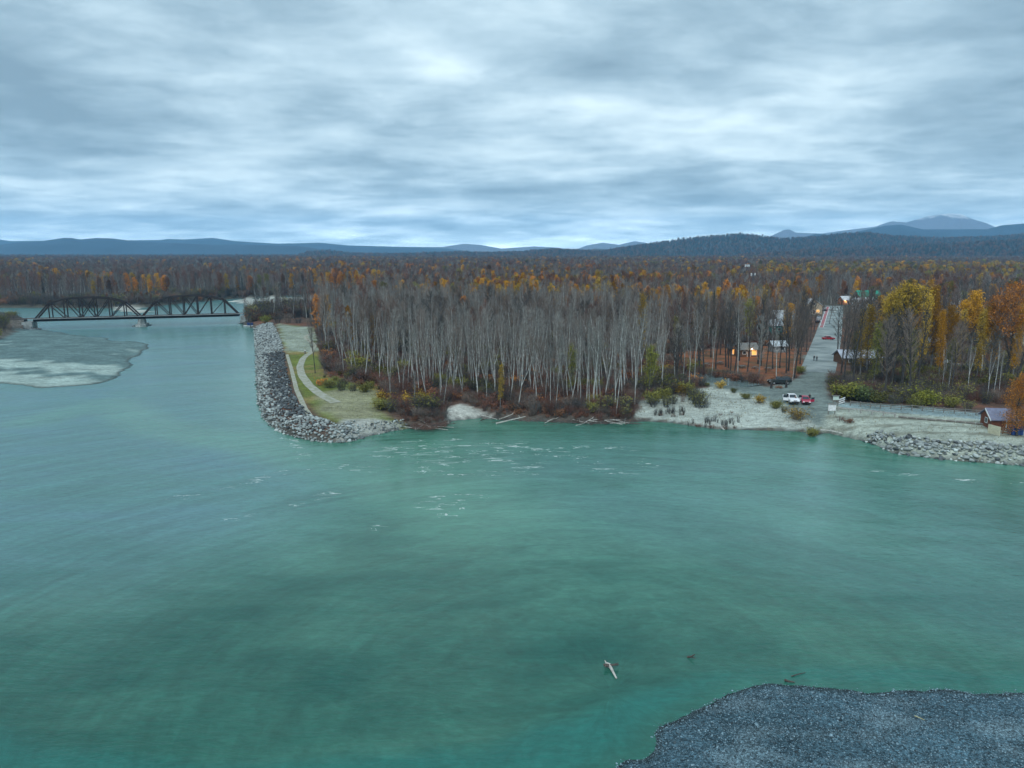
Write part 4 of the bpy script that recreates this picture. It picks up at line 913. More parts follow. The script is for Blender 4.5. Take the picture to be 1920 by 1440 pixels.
house('long_lodge', 'long low brown building with pale metal roof behind yellow shrubs', hx(1625, 206), 207, 13.5, 6.5, 2.2, 1.7, -.04, W_LOG, mat('lilac_metal_roof', (.44, .47, .54), .5, var=.3, scale=1.0, metal=.2), 'x', [('f', -4.5, 1.3, 1, .9, 0), ('f', -1.5, 1.3, 1, .9, 0), ('f', 4.5, 1.3, 1, .9, 0)], [('f', 1.5, 1, 1.9)])
house('barn', 'barn with large pale teal roof among trees at the picture edge', hx(1912, 226), 226, 10.5, 12, 2.6, 4.4, .55, W_LOG, R_TEAL, 'x', [('f', -2, 1.4, 1.2, 1, 0)], [('f', 2, 1.4, 2)])
house('shop_house', 'tall house with pale roof and slate blue front behind park trees', hx(1466, 285), 285, 7.2, 9, 6.0, 3.2, .08, W_BLUE, R_METAL, 'x', [('f', -2.2, 4.4, 1.2, 1.2, 0), ('f', 2, 4.4, 1.2, 1.2, 0), ('f', 0, 1.6, 1.4, 1.4, 0)], [('f', -2.4, 1, 2.1)])
house('shop_house', 'teal-walled house glimpsed through park trees beside slate blue house', hx(1449, 272), 272, 5.0, 7, 5.2, 1.8, .08, W_TEAL, R_METAL, 'x', [('f', -.8, 3.6, 1, 1, 0), ('f', 1.2, 3.6, 1, 1, 0)])
house('gable_house', 'small white cottage hidden among bare trees behind the park', hx(1322, 268), 268, 6, 6, 3.6, 2.2, .1, W_WHITE, mat('brown_roof', (.12, .075, .06), .8, var=.3, scale=2), 'x', [('f', -1.6, 2.4, 1.1, 1.1, 0), ('f', 1.6, 2.4, 1.1, 1.1, 1)], [('f', 0, .95, 2)])
house('gable_house', 'pale cottage roof glimpsed deep in the bare wood', hx(1325, 345), 345, 6, 6, 4.2, 2.4, -.1, W_WHITE, R_WHITE, 'x', [('f', 1, 3, 1.1, 1.1, 0)])
h = house('park_pavilion', 'log park pavilion with glowing lamps under the cottonwoods', hx(1402, 222), 222, 5.6, 4.6, 2.5, 1.5, .12, W_LOG, mat('grey_shake_roof', (.20, .20, .19), .85, var=.3, scale=3), 'x', [('f', 1.7, 1.4, 1.5, 1.6, 1), ('f', -1.5, 1.4, 1, .9, 0)], [('f', 0, .95, 1.95)]); lamp(h, 0.6, -2.8, 2.55, 90, .17)
h = house('park_hut', 'small hut with orange lit doorway under park trees', hx(1378, 226), 226, 3.2, 3, 2.2, 1.1, -.1, W_LOG, R_DARK, 'x', [('f', 0, 1.2, 1.0, 1.7, 1)]); lamp(h, 0, -1.9, 2.0, 50, .12, (1, .42, .12))
house('park_hut', 'grey shelter beside the street corner under park trees', hx(1461, 232), 232, 4.6, 4, 2.3, 1.2, .1, mat('grey_board', (.24, .25, .25), .8, var=.3, scale=3), R_METAL, 'x', [('f', -1, 1.3, .9, .9, 0), ('f', 1, 1.3, .9, .9, 0)])
# shed at the gravel lot
sx = at_depth(1873, 790, 129.5).x
shed = house('brown_shed', 'brown wooden shed with purple grey roof at the edge of the gravel lot', sx, 129.8, 4.0, 4.4, 2.1, 1.45, -.16, W_RED, R_PURP, 'x', [('l', 0, 1.4, .8, .8, 0)], [('f', 1.0, 1.0, 1.9)], over=.4)
b = MB(); b.beam((-2.44, -2.62, 1.84), (-2.44, 0, 3.6), .06, .25); b.build('bargeboard', M_FRAME, shed)

def rail_fence(name, label, px, n, hpost, rails, m, rw=.1, post=.14):
    P = [atg(u, v) for u, v in px]; root = thing(name, label, 'fence', P[0]); o0 = P[0]
    L = [0]
    for a, c in zip(P[:-1], P[1:]): L.append(L[-1] + (c - a).length)
    Q = []
    for i in range(n):
        s = L[-1] * i / (n - 1); k = max(j for j in range(len(L)) if L[j] <= s + 1e-6); k = min(k, len(P) - 2); p = P[k].lerp(P[k + 1], (s - L[k]) / (L[k + 1] - L[k])); p.z = gz(p.x, p.y); Q.append(p - o0)
    for q in Q: part(lambda b: b.box((q.x, q.y, q.z + hpost / 2 - .1), (post, post, hpost + .2)), 'post', m, root)
    for a, c in zip(Q[:-1], Q[1:]):
        for z in rails: part(lambda b: b.beam((a.x, a.y - .1, a.z + z), (c.x, c.y - .1, c.z + z), .07, rw), 'rail', m, root)
    return root
M_WOODP = mat('weathered_pale_rail', (.36, .36, .34), .85, var=.3, scale=3); M_WOODD = mat('weathered_dark_rail', (.20, .19, .17), .85, var=.3, scale=3)
rail_fence('split_rail_fence', 'long two-rail wooden fence before the dark wood above the gravel path', [(1594, 761), (1650, 766), (1720, 770), (1800, 776), (1850, 780)], 14, 1.15, (.5, 1.0), M_WOODD, .13)
rail_fence('guard_rail', 'short single-board barrier rail at the boat ramp head', [(1571, 771), (1620, 775), (1678, 783)], 6, .9, (.78,), M_WOODP, .26, .2)
rail_fence('yard_fence', 'low two-rail fence running from the shed to the blue bin', [(1866, 812), (1894, 816)], 3, 1.2, (.35, .75, 1.1), mat('fence_brown', (.2, .12, .07), .8, var=.3, scale=3), .2)
q = atg(1863, 814); b = MB(); b.box((0, 0, .75), (.12, 2.4, 1.7), .0); tag(b.build('board_screen', mat('pale_board', (.52, .50, .36), .8, var=.2, scale=3), None, (q.x, q.y, q.z), .25), 'pale upright board screen standing before the brown shed', 'screen')
q = atg(1903, 815); bn = thing('storage_bin', 'navy blue metal storage bin beside the brown shed under orange tree', 'bin', q, -.1)
M_BIN = mat('navy_bin', (.02, .05, .17), .5, var=.25, scale=2)
b = MB(); b.box((0, 0, .85), (1.9, 1.5, 1.5)); b.build('body', M_BIN, bn); b = MB(); b.box((0, 0, 1.67), (2.05, 1.65, .12)); b.build('lid', M_BIN, bn)
for xx in (-.5, .5): part(lambda b: b.box((xx, -.78, .85), (.1, .08, 1.4)), 'rib', M_BIN, bn)
# log kerb along the path
P0, P1 = atg(1684, 783), atg(1848, 798)
for i in range(9):
    a, c = P0.lerp(P1, i / 9), P0.lerp(P1, (i + .94) / 9); b = MB(); m_ = (a + c) / 2
    b.tube([a - m_ + Vector((0, 0, .2)), Vector((0, 0, .22)), c - m_ + Vector((0, 0, .2))], [.2, .22, .18], 7)
    tag(b.build('kerb_log', M_WOODD, None, (m_.x, m_.y, gz(m_.x, m_.y))), 'weathered log laid end to end along the gravel path below the fence', 'log', 'logs edging the gravel path')
# notice boards and barricade at the ramp
def signboard(u, v, w, h, hp, label, m):
    p = atg(u, v); o = thing('notice_board', label, 'sign', p, -.1)
    for s in (-1, 1): part(lambda b: b.box((s * (w / 2 - .1), .06, hp / 2), (.14, .14, hp)), 'post', M_WOODD, o)
    part(lambda b: b.box((0, -.05, hp - h / 2 - .1), (w, .06, h)), 'panel', m, o); part(lambda b: b.box((0, 0, hp + .04), (w + .5, .5, .08)), 'cap', M_WOODD, o)
signboard(1559, 777, 1.5, 1.3, 2.2, 'white notice board on posts beside the bush at the boat ramp', M_WPAINT)
signboard(1566, 762, 1.2, .8, 2.3, 'small pale notice board standing behind the boat ramp board', mat('pale_green_panel', (.45, .55, .50), .6))
p = atg(1578, 758); o = thing('barricade', 'striped white barricade standing at the near end of the long rail fence', 'barricade', p, .35)
for i, z in enumerate((.35, .8, 1.25)): part(lambda b: b.box((0, 0, z), (1.7, .05, .26), 0, Matrix.Rotation(-.22, 3, 'Y')), 'board', M_WPAINT, o)
for s in (-1, 1): part(lambda b: b.box((s * .6, .06, .7), (.1, .08, 1.5)), 'leg', M_WOODD, o)
# masts
M_MAST = mat('mast_steel', (.10, .11, .12), .5, metal=.4)
for u, vt, yy, lab, pan in ((1395, 496, 600, 'cell mast with white antenna head rising above the far treetops', 3), (1407, 512, 500, 'short mast with white floodlight head among far treetops', 1)):
    xx = hx(u, yy); z0 = gz(xx, yy); zt = z_at(yy, vt); o = thing('antenna_mast', lab, 'mast', (xx, yy, z0))
    b = MB(); b.tube([(0, 0, -.2), (0, 0, zt - z0)], [.38, .26], 8); b.build('pole', M_MAST, o)
    for k in range(pan * 2): a = k * 3.1416 / pan + .4; part(lambda b: b.box((1.6 * math.cos(a), 1.6 * math.sin(a), zt - z0 - 1.0), (.7, .5, 2.0), a), 'antenna_panel', M_WPAINT, o)
    part(lambda b: b.tube([(0, 0, zt - z0 - 1.6), (0, 0, zt - z0 - 1.3)], [1.7, 1.7], 10), 'platform', M_MAST, o)
xx = hx(1770, 400); z0 = gz(xx, 400); o = thing('flag_pole', 'thick white pole standing above trees near the white gabled house', 'pole', (xx, 400, z0)); zt = z_at(400, 552)
b = MB(); b.tube([(0, 0, -.2), (0, 0, zt - z0)], [.3, .22], 8); b.build('pole', M_WPAINT, o); b = MB(); b.tube([(0, 0, zt - z0), (0, 0, zt - z0 + .4)], [.3, .1], 8); b.build('finial', M_WPAINT, o)
p = atg(572, 664); o = thing('trail_marker', 'dark trail post with white cap beside the bend of the footpath', 'post', p); b = MB(); b.tube([(0, 0, -.1), (0, 0, 1.1)], [.2, .2], 8); b.build('post', M_WOODD, o); b = MB(); b.tube([(0, 0, 1.1), (0, 0, 1.35)], [.27, .22], 8); b.build('cap', M_WPAINT, o)
# utility pole by the boat
p = atg(470, 613); b = MB(); b.tube([(p.x, p.y, -1), (p.x, p.y, 4.6)], [.16, .12], 7); tag(b.build('mooring_pole', M_DBARK), 'thin dark mooring pole beside the blue boat', 'pole')
# boat
bp_ = Vector((*at(470, 613, 0), 0)); boat = thing('motor_boat', 'small white motor boat with dark blue canopy moored below the bridge end', 'boat', bp_, .35)
hull = MB(); st = []
for t in np.linspace(0, 1, 8):
    w_ = 1.1 * (1 - max(0, (t - .45) / .55) ** 2.2); k_ = -.25 + .35 * max(0, (t - .6) / .4) ** 2; st.append([( -3.2 + 6.4 * t, -w_, .75 + .2 * t), (-3.2 + 6.4 * t, -w_ * .7, .1 + k_ * .5), (-3.2 + 6.4 * t, 0, k_), (-3.2 + 6.4 * t, w_ * .7, .1 + k_ * .5), (-3.2 + 6.4 * t, w_, .75 + .2 * t)])
for s_ in st: hull.v += s_
for i in range(7):
    for k in range(4): a = i * 5 + k; hull.f.append((a, a + 1, a + 6, a + 5))
hull.f.append((0, 1, 2, 3, 4)); hull.f += [(i * 5, i * 5 + 5, i * 5 + 9, i * 5 + 4) for i in range(7)]
hull.build('hull', M_WPAINT, boat); part(lambda b: b.box((-.2, 0, 1.35), (2.6, 1.7, .9)), 'cabin', M_BIN, boat); part(lambda b: b.box((-.2, 0, 1.87), (3.0, 1.9, .12)), 'canopy', M_BIN, boat); part(lambda b: b.box((-3.35, 0, .8), (.4, .5, 1.0)), 'outboard_motor', M_DBARK, boat)
part(lambda b: b.box((1.12, 0, 1.4), (.04, 1.4, .5)), 'windscreen', M_GLASS, boat)

# ---------------------------------------------------------------- vehicles
M_TYRE = mat('tyre', (.02, .02, .02), .9); M_RIM = mat('rim', (.45, .46, .47), .4, metal=.6); M_HL = mat('headlight', (.75, .78, .8), .15); M_TL = mat('tail_lamp', (.35, .02, .02), .3)
def vehicle(name, label, p, rz, col, style='car', open_doors=()):
    o = thing(name, label, {'car': 'car', 'pickup': 'pickup', 'suv': 'car'}[style], (p.x, p.y, p.z + .02), rz)
    pm = mat('paint_' + '_'.join('%02d' % int(c * 99) for c in col), col, .3, spec=.5); big = style != 'car'
    Lh, Wd = (2.75, .98) if big else (2.2, .88); zb, zs = (.45, 1.12) if big else (.28, .86)
    prof = [(-Lh, zb), (-Lh - .05, zs - .3), (-Lh, zs), (Lh * .42, zs + .02), (Lh * .93, zs - .1), (Lh, zs - .35), (Lh - .04, zb)]
    b = MB(); lay = [(-Wd, .94), (-Wd * .93, 1.0), (Wd * .93, 1.0), (Wd, .94)]; zm = (zb + zs) / 2
    for yv, k in lay: b.v += [(x * (.985 + .015 * (k == 1)), yv, zm + (z - zm) * k) for x, z in prof]
    n = len(prof)
    for i in range(3):
        for k in range(n): a, c = i * n + k, i * n + (k + 1) % n; b.f.append((a, c, c + n, a + n))
    b.f.append(tuple(range(n))[::-1]); b.f.append(tuple(3 * n + k for k in range(n)))
    body = b.build('body', pm, o)
    x0, x1, t0, t1, zt = {'car': (-1.55, .95, -1.0, .25, 1.40), 'suv': (-2.6, 1.1, -2.4, .45, 1.78), 'pickup': (-.75, 1.25, -.6, .55, 1.80)}[style]
    b = MB(); w0, w1 = Wd * .93, Wd * .76; b.v = [(x0, -w0, zs), (x1, -w0, zs), (x1, w0, zs), (x0, w0, zs), (t0, -w1, zt), (t1, -w1, zt), (t1, w1, zt), (t0, w1, zt)]
    b.f = [(4, 5, 6, 7), (0, 1, 5, 4), (1, 2, 6, 5), (2, 3, 7, 6), (3, 0, 4, 7)]; cabin = b.build('cabin', pm, o)
    def pane(i, j, k, l, nm, m_=.14):
        P = [Vector(b.v[q]) for q in (i, j, k, l)]; c = sum(P, Vector()) / 4; nn = (P[1] - P[0]).cross(P[3] - P[0]).normalized() * .012; g = MB(); g.face(*[c + (q - c) * (1 - m_) + nn for q in P]); g.build(nm, M_GLASS, cabin)
    pane(1, 2, 6, 5, 'windscreen'); pane(3, 0, 4, 7, 'rear_window'); pane(0, 1, 5, 4, 'side_window'); pane(2, 3, 7, 6, 'side_window')
    if style == 'pickup': part(lambda g: g.box((-1.75, 0, zs - .02), (1.75, Wd * 1.62, .06)), 'cargo_bed', M_TYRE, o)
    for sx_ in (-.62, .62):
        for sy_ in (-1, 1):
            r_ = .38 if big else .31; g = MB(); g.tube([(sx_ * Lh, sy_ * (Wd - .22), r_), (sx_ * Lh, sy_ * (Wd + .02), r_)], [r_, r_], 14); wh = g.build('tyre', M_TYRE, o)
            g = MB(); g.tube([(sx_ * Lh, sy_ * (Wd), r_), (sx_ * Lh, sy_ * (Wd + .035), r_)], [r_ * .6, r_ * .55], 10); g.build('rim', M_RIM, wh)
    for sy_ in (-1, 1):
        part(lambda g: g.box((Lh - .03, sy_ * Wd * .7, zs - .3), (.1, .36, .16)), 'headlight', M_HL, o); part(lambda g: g.box((-Lh - .01, sy_ * Wd * .8, zs - .2), (.08, .2, .22)), 'tail_lamp', M_TL, o)
    part(lambda g: g.box((Lh - .01, 0, zb + .06), (.12, Wd * 1.8, .18)), 'bumper', M_TYRE, o); part(lambda g: g.box((Lh - .012, 0, zs - .32), (.08, Wd * .8, .16)), 'grille', M_TYRE, o)
    for sy_ in open_doors:
        g = MB(); a = math.radians(62) * sy_; hx_ = x1 - .1; dirv = Vector((-math.cos(a), math.sin(abs(a)) * sy_, 0)); h0 = Vector((hx_, sy_ * (Wd + .02), 0)); e = h0 + dirv * 1.05
        g.beam(h0 + Vector((0, 0, (zb + zs) / 2 + .05)), e + Vector((0, 0, (zb + zs) / 2 + .05)), .09, zs - zb - .05); d_ = g.build('door', pm, o)
        g = MB(); g.beam(h0 + dirv * .25 + Vector((0, 0, (zs + zt) / 2 - .02)), e + Vector((0, 0, (zs + zt) / 2 - .02)), .05, zt - zs - .12); g.build('door_window', M_GLASS, d_)
    return o
vehicle('pickup_truck', 'white pickup with both front doors open facing the sandy bank', atg(1483, 754), -math.pi / 2 - .05, (.74, .76, .78), 'pickup', (-1, 1))
vehicle('parked_car', 'red car with one door open beside the white pickup', atg(1509, 755), -math.pi / 2 - .22, (.36, .008, .045), 'car', (1,))
vehicle('parked_car', 'black car parked in front of the park trees by the puddle', atg(1461, 720), math.pi + .05, (.02, .026, .026), 'suv')
vehicle('street_car', 'red car crossing the middle of the street', atg(1553, 637), .1, (.34, .01, .02), 'car')
vehicle('street_car', 'black car parked before the lit house at the far street end', atg(1546, 583), 1.2, (.015, .017, .02), 'suv')
vehicle('street_car', 'pale silver car parked on the left kerb of the street', atg(1535, 598), 1.2, (.50, .54, .58), 'car')
vehicle('street_car', 'dark grey car parked nearest along the left kerb of the street', atg(1533, 604), 1.2, (.04, .045, .055), 'suv')
vehicle('parked_car', 'white car parked on the pale yard beyond the right hand wood', atg(1766, 682), .05, (.66, .7, .72), 'suv')
def camper(u, y, label, w=5.5):
    x = hx(u, y); z = gz(x, y); o = thing('camper_trailer', label, 'trailer', (x, y, z), .05); HOUSES.append((x, y, 4))
    b = MB(); b.box((0, 0, 1.75), (w, 2.2, 2.1)); b.build('body', W_WHITE, o); part(lambda b: b.box((0, 0, 2.86), (w + .1, 2.3, .12)), 'roof', R_WHITE, o)
    for xx in (-1.5, .2): part(lambda b: b.box((xx, -1.12, 2.0), (.9, .05, .6)), 'window', M_GLASS, o)
    part(lambda b: b.box((1.8, -1.12, 1.65), (.7, .05, 1.7)), 'door', M_FRAME, o)
    for xx in (-.5, .5):
        b = MB(); b.tube([(xx, -1.1, .36), (xx, -.85, .36)], [.36, .36], 12); b.build('tyre', M_TYRE, o)
camper(1761, 246, 'white camper trailer under the gold trees'); camper(1852, 246, 'white camper trailer left of the teal roofed barn', 4.5)

# ---------------------------------------------------------------- people
def person_mat(name, jacket, legs):
    m = bpy.data.materials.new(name); m.use_nodes = True; N, L = m.node_tree.nodes, m.node_tree.links; b = N['Principled BSDF']; b.inputs['Roughness'].default_value = .85
    t = N.new('ShaderNodeTexCoord'); s = N.new('ShaderNodeSeparateXYZ'); L.new(t.outputs['Object'], s.inputs[0]); d = N.new('ShaderNodeMath'); d.operation = 'DIVIDE'; L.new(s.outputs[2], d.inputs[0]); d.inputs[1].default_value = 1.8
    r = N.new('ShaderNodeValToRGB'); r.color_ramp.interpolation = 'CONSTANT'; L.new(d.outputs[0], r.inputs[0]); e = r.color_ramp.elements
    e[0].position = 0; e[0].color = (.03, .025, .02, 1); e[1].position = .05; e[1].color = (*legs, 1)
    for p_, c in ((.52, jacket), (.845, (.42, .26, .19)), (.945, (.05, .035, .025))): q = e.new(p_); q.color = (*c, 1)
    L.new(r.outputs[0], b.inputs['Base Color']); return m
def person(label, p, rz, jacket, legs, k, step=.12, arm=0.0):
    V = [(0, 0, .95, .15, .12), (0, 0, 1.15, .145, .11), (0, 0, 1.38, .17, .11), (0, 0, 1.52, .06, .06), (0, .02, 1.60, .085, .095), (0, .01, 1.70, .085, .095), (0, 0, 1.76, .06, .07),
         (.10, 0, .90, .10, .11), (.11, step, .50, .065, .07), (.11, step * .6, .09, .05, .055), (.11, step * .6 + .16, .05, .045, .035),
         (-.10, 0, .90, .10, .11), (-.11, -step * .4, .50, .065, .07), (-.11, -step, .09, .05, .055), (-.11, -step + .16, .05, .045, .035),
         (.20, 0, 1.42, .06, .06), (.26, -.03, 1.15, .05, .05), (.27, .08 + arm, .92 + arm, .035, .035), (.27, .12 + arm * 1.3, .82 + arm * 1.2, .03, .02),
         (-.20, 0, 1.42, .06, .06), (-.26, -.03, 1.15, .05, .05), (-.27, .10, .92, .035, .035), (-.27, .14, .82, .03, .02)]
    E = [(0, 1), (1, 2), (2, 3), (3, 4), (4, 5), (5, 6), (0, 7), (7, 8), (8, 9), (9, 10), (0, 11), (11, 12), (12, 13), (13, 14), (2, 15), (15, 16), (16, 17), (17, 18), (2, 19), (19, 20), (20, 21), (21, 22)]
    bm = bmesh.new(); sk = bm.verts.layers.skin.verify(); vs = []
    for x, y, z, rx, ry in V: v = bm.verts.new((x, y, z)); v[sk].radius = (rx, ry); vs.append(v)
    vs[0][sk].use_root = True
    for a, c in E: bm.edges.new((vs[a], vs[c]))
    me = bpy.data.meshes.new('person'); bm.to_mesh(me); bm.free(); me.materials.append(person_mat('clothes_%d' % k, jacket, legs))
    o = link('person', me, None, (p.x, p.y, p.z + .03), rz); o.modifiers.new('skin', 'SKIN'); s = o.modifiers.new('sub', 'SUBSURF'); s.levels = 1; s.render_levels = 1
    return tag(o, label, 'person')
person('person in dark clothes walking on the street, left one of a pair', atg(1526, 677), .2, (.02, .02, .025), (.03, .03, .04), 1)
person('person in dark jacket walking on the street, right one of a pair', atg(1531, 678), -.1, (.025, .02, .02), (.02, .025, .035), 2, -.1)
person('person in black coat standing in the open door of the red car', atg(1517.5, 752.5), 2.8, (.012, .014, .018), (.02, .02, .025), 3, .05, .15)
person('person in brown clothes standing beside the white pickup near its headlight', atg(1490.5, 757), 2.2, (.09, .045, .03), (.04, .03, .03), 4, .06)

# ---------------------------------------------------------------- woods: single trees
rg = np.random.default_rng(77); rnd = random.Random(77)
X, Y = jitter(-90, 80, 140, 420, 3.75, rg, .97)
k = (sdf(FRONT, X, Y) > 0.3) & clear_of(X, Y) & in_view(X, Y); X, Y = X[k], Y[k]
k = rg.random(len(X)) < np.where(sdf(FRONT, X, Y) < 9, .5, .95); X, Y = X[k], Y[k]
od = np.argsort(np.hypot(X, Y)); X, Y = X[od], Y[od]
edge = sdf(FRONT, X, Y)
NIND = 300
for i in range(min(NIND, len(X))):
    key = 'pop%d' % rnd.randrange(8)
    if i in (230, 238, 246, 254): key = 'far%d' % ((230, 238, 246, 254).index(i))
    H = rnd.gauss(15.6, 1.7) * (1.0 + .22 * float(sst(-45, -75, X[i]))) * (0.8 if edge[i] < 3 and rnd.random() < .45 else 1.0); H = H * rnd.choice([1, 1, 1, 1, .9, .72, .55]); H = min(22.5, max(7, H))
    u_ = 960 + FPX * X[i] / (Y[i] * math.cos(PITCH) + 6); ly = rnd.gauss(0, .075)
    reg = 'beside the dry lawn' if u_ < 760 else 'behind the small sand patch' if u_ < 900 else 'above the driftwood tangle' if u_ < 1080 else 'next to the sandy bank'
    lab = ('short ' if H < 11.5 else 'tall ' if H > 16.3 else '') + ('left-leaning ' if ly < -.07 else 'right-leaning ' if ly > .07 else 'upright ') + 'bare pale-trunked poplar ' + ('edging the wood ' if edge[i] < 5 else 'deep inside the wood ' if edge[i] > 16 else 'inside the wood ') + reg
    place_tree(key, X[i], Y[i], H, lab, 'poplars of the riverside wood', rnd.uniform(0, 6.28), rnd.uniform(.8, 1.05), lean=(rnd.gauss(0, .05), ly))
restX, restY = X[NIND:], Y[NIND:]

def tree_px(key, u, vb, vt, label, group=None, wide=1.0, name='tree', y=None, lean=(0, 0)):
    if y is None: p = atg(u, vb)
    else: p = Vector((hx(u, y), y, 0))
    H = z_at(p.y, vt) - gz(p.x, p.y)
    return place_tree(key, p.x, p.y, max(3, H), label, group, rnd.uniform(0, 6.28), wide, name, lean=lean)
# right-hand wood
tree_px('gold_col', 1742, 706, 546, 'tall narrow gold-leaved poplar beside the wide yellow-topped tree', name='poplar_tree', wide=.95)
tree_px('gold_rnd', 1809, 706, 556, 'round-crowned bright orange gold poplar between bare birches', name='poplar_tree', wide=.85)
tree_px('ora_wide', 1878, 722, 550, 'broad orange-leaved cottonwood before the teal roofed barn', name='cottonwood_tree', wide=1.0)
tree_px('yel_top', 1688, 738, 549, 'broad cottonwood bare below with yellow leaves along its top', name='cottonwood_tree', wide=1.05)
tree_px('yel_top', 1660, 725, 566, 'yellow-topped cottonwood behind the green shrubs by the rail fence', name='cottonwood_tree', wide=.7)
tree_px('ygr_thin', 1596, 700, 628, 'small yellow green tree beside the lower street', name='young_poplar', wide=1.2)
tree_px('yel_col', 1645, 715, 568, 'slender yellow-leaved poplar before the long lodge', name='poplar_tree', wide=1.0)
tree_px('yel_col', 1625, 705, 580, 'thin yellow poplar left of the slender yellow poplar', name='poplar_tree')
tree_px('ora_bush', 1907, 818, 712, 'orange-leaved bushy tree overhanging the brown shed', name='cottonwood_tree', wide=.9)
tree_px('ora_bush', 1945, 805, 680, 'tall rust-leaved tree behind the blue bin at the picture edge', name='cottonwood_tree', wide=.6)
tree_px('birch', 1836, 715, 575, 'white-trunked birch with forked trunk before the teal barn', name='birch_tree')
tree_px('birch', 1768, 690, 578, 'white-trunked birch between the two gold poplars', name='birch_tree')
tree_px('birch', 1862, 745, 640, 'thin white birch standing right of the forked birch', name='birch_tree', wide=.6)
for u, vb, vt in ((1812, 742, 640), (1850, 748, 655), (1872, 745, 660), (1776, 745, 660), (1764, 742, 670)):
    tree_px('birch', u, vb, vt, 'slim young birch at the shaded edge of the wood behind the rail fence', 'young birches behind the rail fence', .5, 'birch_tree')
n_ = 0
for u, vb, vt in ((1577, 700, 565), (1583, 728, 570), (1600, 735, 585), (1655, 752, 600), (1671, 742, 590), (1702, 750, 585), (1718, 738, 590), (1785, 748, 610), (1850, 738, 620), (1900, 752, 610), (1570, 668, 565), (1588, 672, 585)):
    tree_px('drk%d' % (n_ % 4), u, vb, vt, 'dark-barked leafless cottonwood in the wood behind the rail fence', 'dark cottonwoods behind the rail fence', rnd.uniform(.7, .95), 'cottonwood_tree'); n_ += 1
for u, vb, vt, kk in ((1612, 716, 590, 'yel_col'), (1668, 700, 560, 'yel_col'), (1722, 712, 562, 'yel_col'), (1757, 722, 590, 'gold_col'), (1790, 712, 588, 'yel_col'), (1828, 722, 590, 'yel_col'), (1856, 715, 575, 'gold_col'), (1897, 725, 580, 'gold_col'), (1636, 728, 610, 'ygr_thin'), (1704, 735, 620, 'ygr_thin'), (1776, 735, 640, 'ygr_thin'), (1705, 708, 566, 'gold_rnd'), (1772, 716, 582, 'gold_rnd'), (1843, 716, 578, 'gold_rnd'), (1650, 712, 584, 'gold_rnd')):
    tree_px(kk, u, vb, vt, 'slender %s poplar in the mixed stand behind the rail fence' % {'yel_col': 'yellow-leaved', 'gold_col': 'gold-leaved', 'gold_rnd': 'round-topped gold-leaved', 'ygr_thin': 'yellow green'}[kk], 'slender autumn poplars behind the rail fence', .75, 'poplar_tree')
# park trees
for u, vb, vt in ((1277, 684, 575), (1299, 672, 560), (1310, 690, 570), (1333, 670, 560), (1350, 665, 565), (1342, 692, 580), (1361, 688, 570), (1366, 690, 585), (1369, 700, 575), (1386, 676, 560), (1377, 703, 590), (1401, 697, 575), (1421, 682, 560), (1427, 686, 570), (1436, 700, 580), (1449, 692, 565), (1462, 690, 580), (1478, 696, 570), (1474, 700, 590), (1492, 690, 575), (1500, 682, 580), (1512, 660, 570), (1519, 640, 566), (1506, 650, 580), (1497, 664, 560), (1484, 655, 565), (1526, 622, 560)):
    tree_px('drk%d' % (n_ % 4), u, vb, vt, 'dark-barked leafless cottonwood ' + ('at the left end of the leaf-strewn park' if u < 1340 else 'by the lit hut in the park' if u < 1385 else 'around the log pavilion in the park' if u < 1440 else 'between park and street near the black car' if vb > 672 else 'lining the upper left side of the street'), 'dark cottonwoods in the park', rnd.uniform(.6, .9), 'cottonwood_tree'); n_ += 1
tree_px('birch', 1486, 712, 640, 'leaning white birch at the corner of park and street', name='birch_tree', wide=.5, lean=(.05, .12)); tree_px('birch', 1426, 684, 590, 'white birch beside the glowing park lamp', name='birch_tree', wide=.5)
tree_px('spr0', 1335, 640, 542, 'lone dark spruce rising behind the park', name='spruce_tree', wide=.8)
tree_px('spr1', 1300, 590, 545, 'dark spruce deep in the bare wood left of the lone spruce', name='spruce_tree', wide=.7)
tree_px('yel_col', 1205, 690, 560, 'yellow-leaved poplar at the end of the riverside wood near the park', name='poplar_tree', wide=.8)
tree_px('yel_col', 938, 762, 688, 'young yellow-leaved poplar standing low on the river bank', name='young_poplar', wide=.8)
tree_px('ygr_thin', 1070, 745, 650, 'yellow green sapling among pale trunks of the riverside wood', name='young_poplar', wide=.7)
tree_px('ygr_thin', 1215, 740, 655, 'yellow green sapling beside the dry creek shrubs', name='young_poplar', wide=1.0)
tree_px('drk1', 591, 700, 596, 'dark dead-straight cottonwood at the bend of the footpath', name='cottonwood_tree', wide=.5)
for u, vb, vt, ln in ((1105, 765, 612, .02), (1112, 762, 600, .05), (1100, 760, 605, -.05), (1120, 758, 622, .09), (1155, 770, 650, .14), (1042, 764, 656, .03)):
    tree_px('pop%d' % (n_ % 8), u, vb, vt, 'pale poplar stem fanning from a clump at the water edge', 'poplar clump at the water edge', .75, 'poplar_tree', lean=(0, ln)); n_ += 1
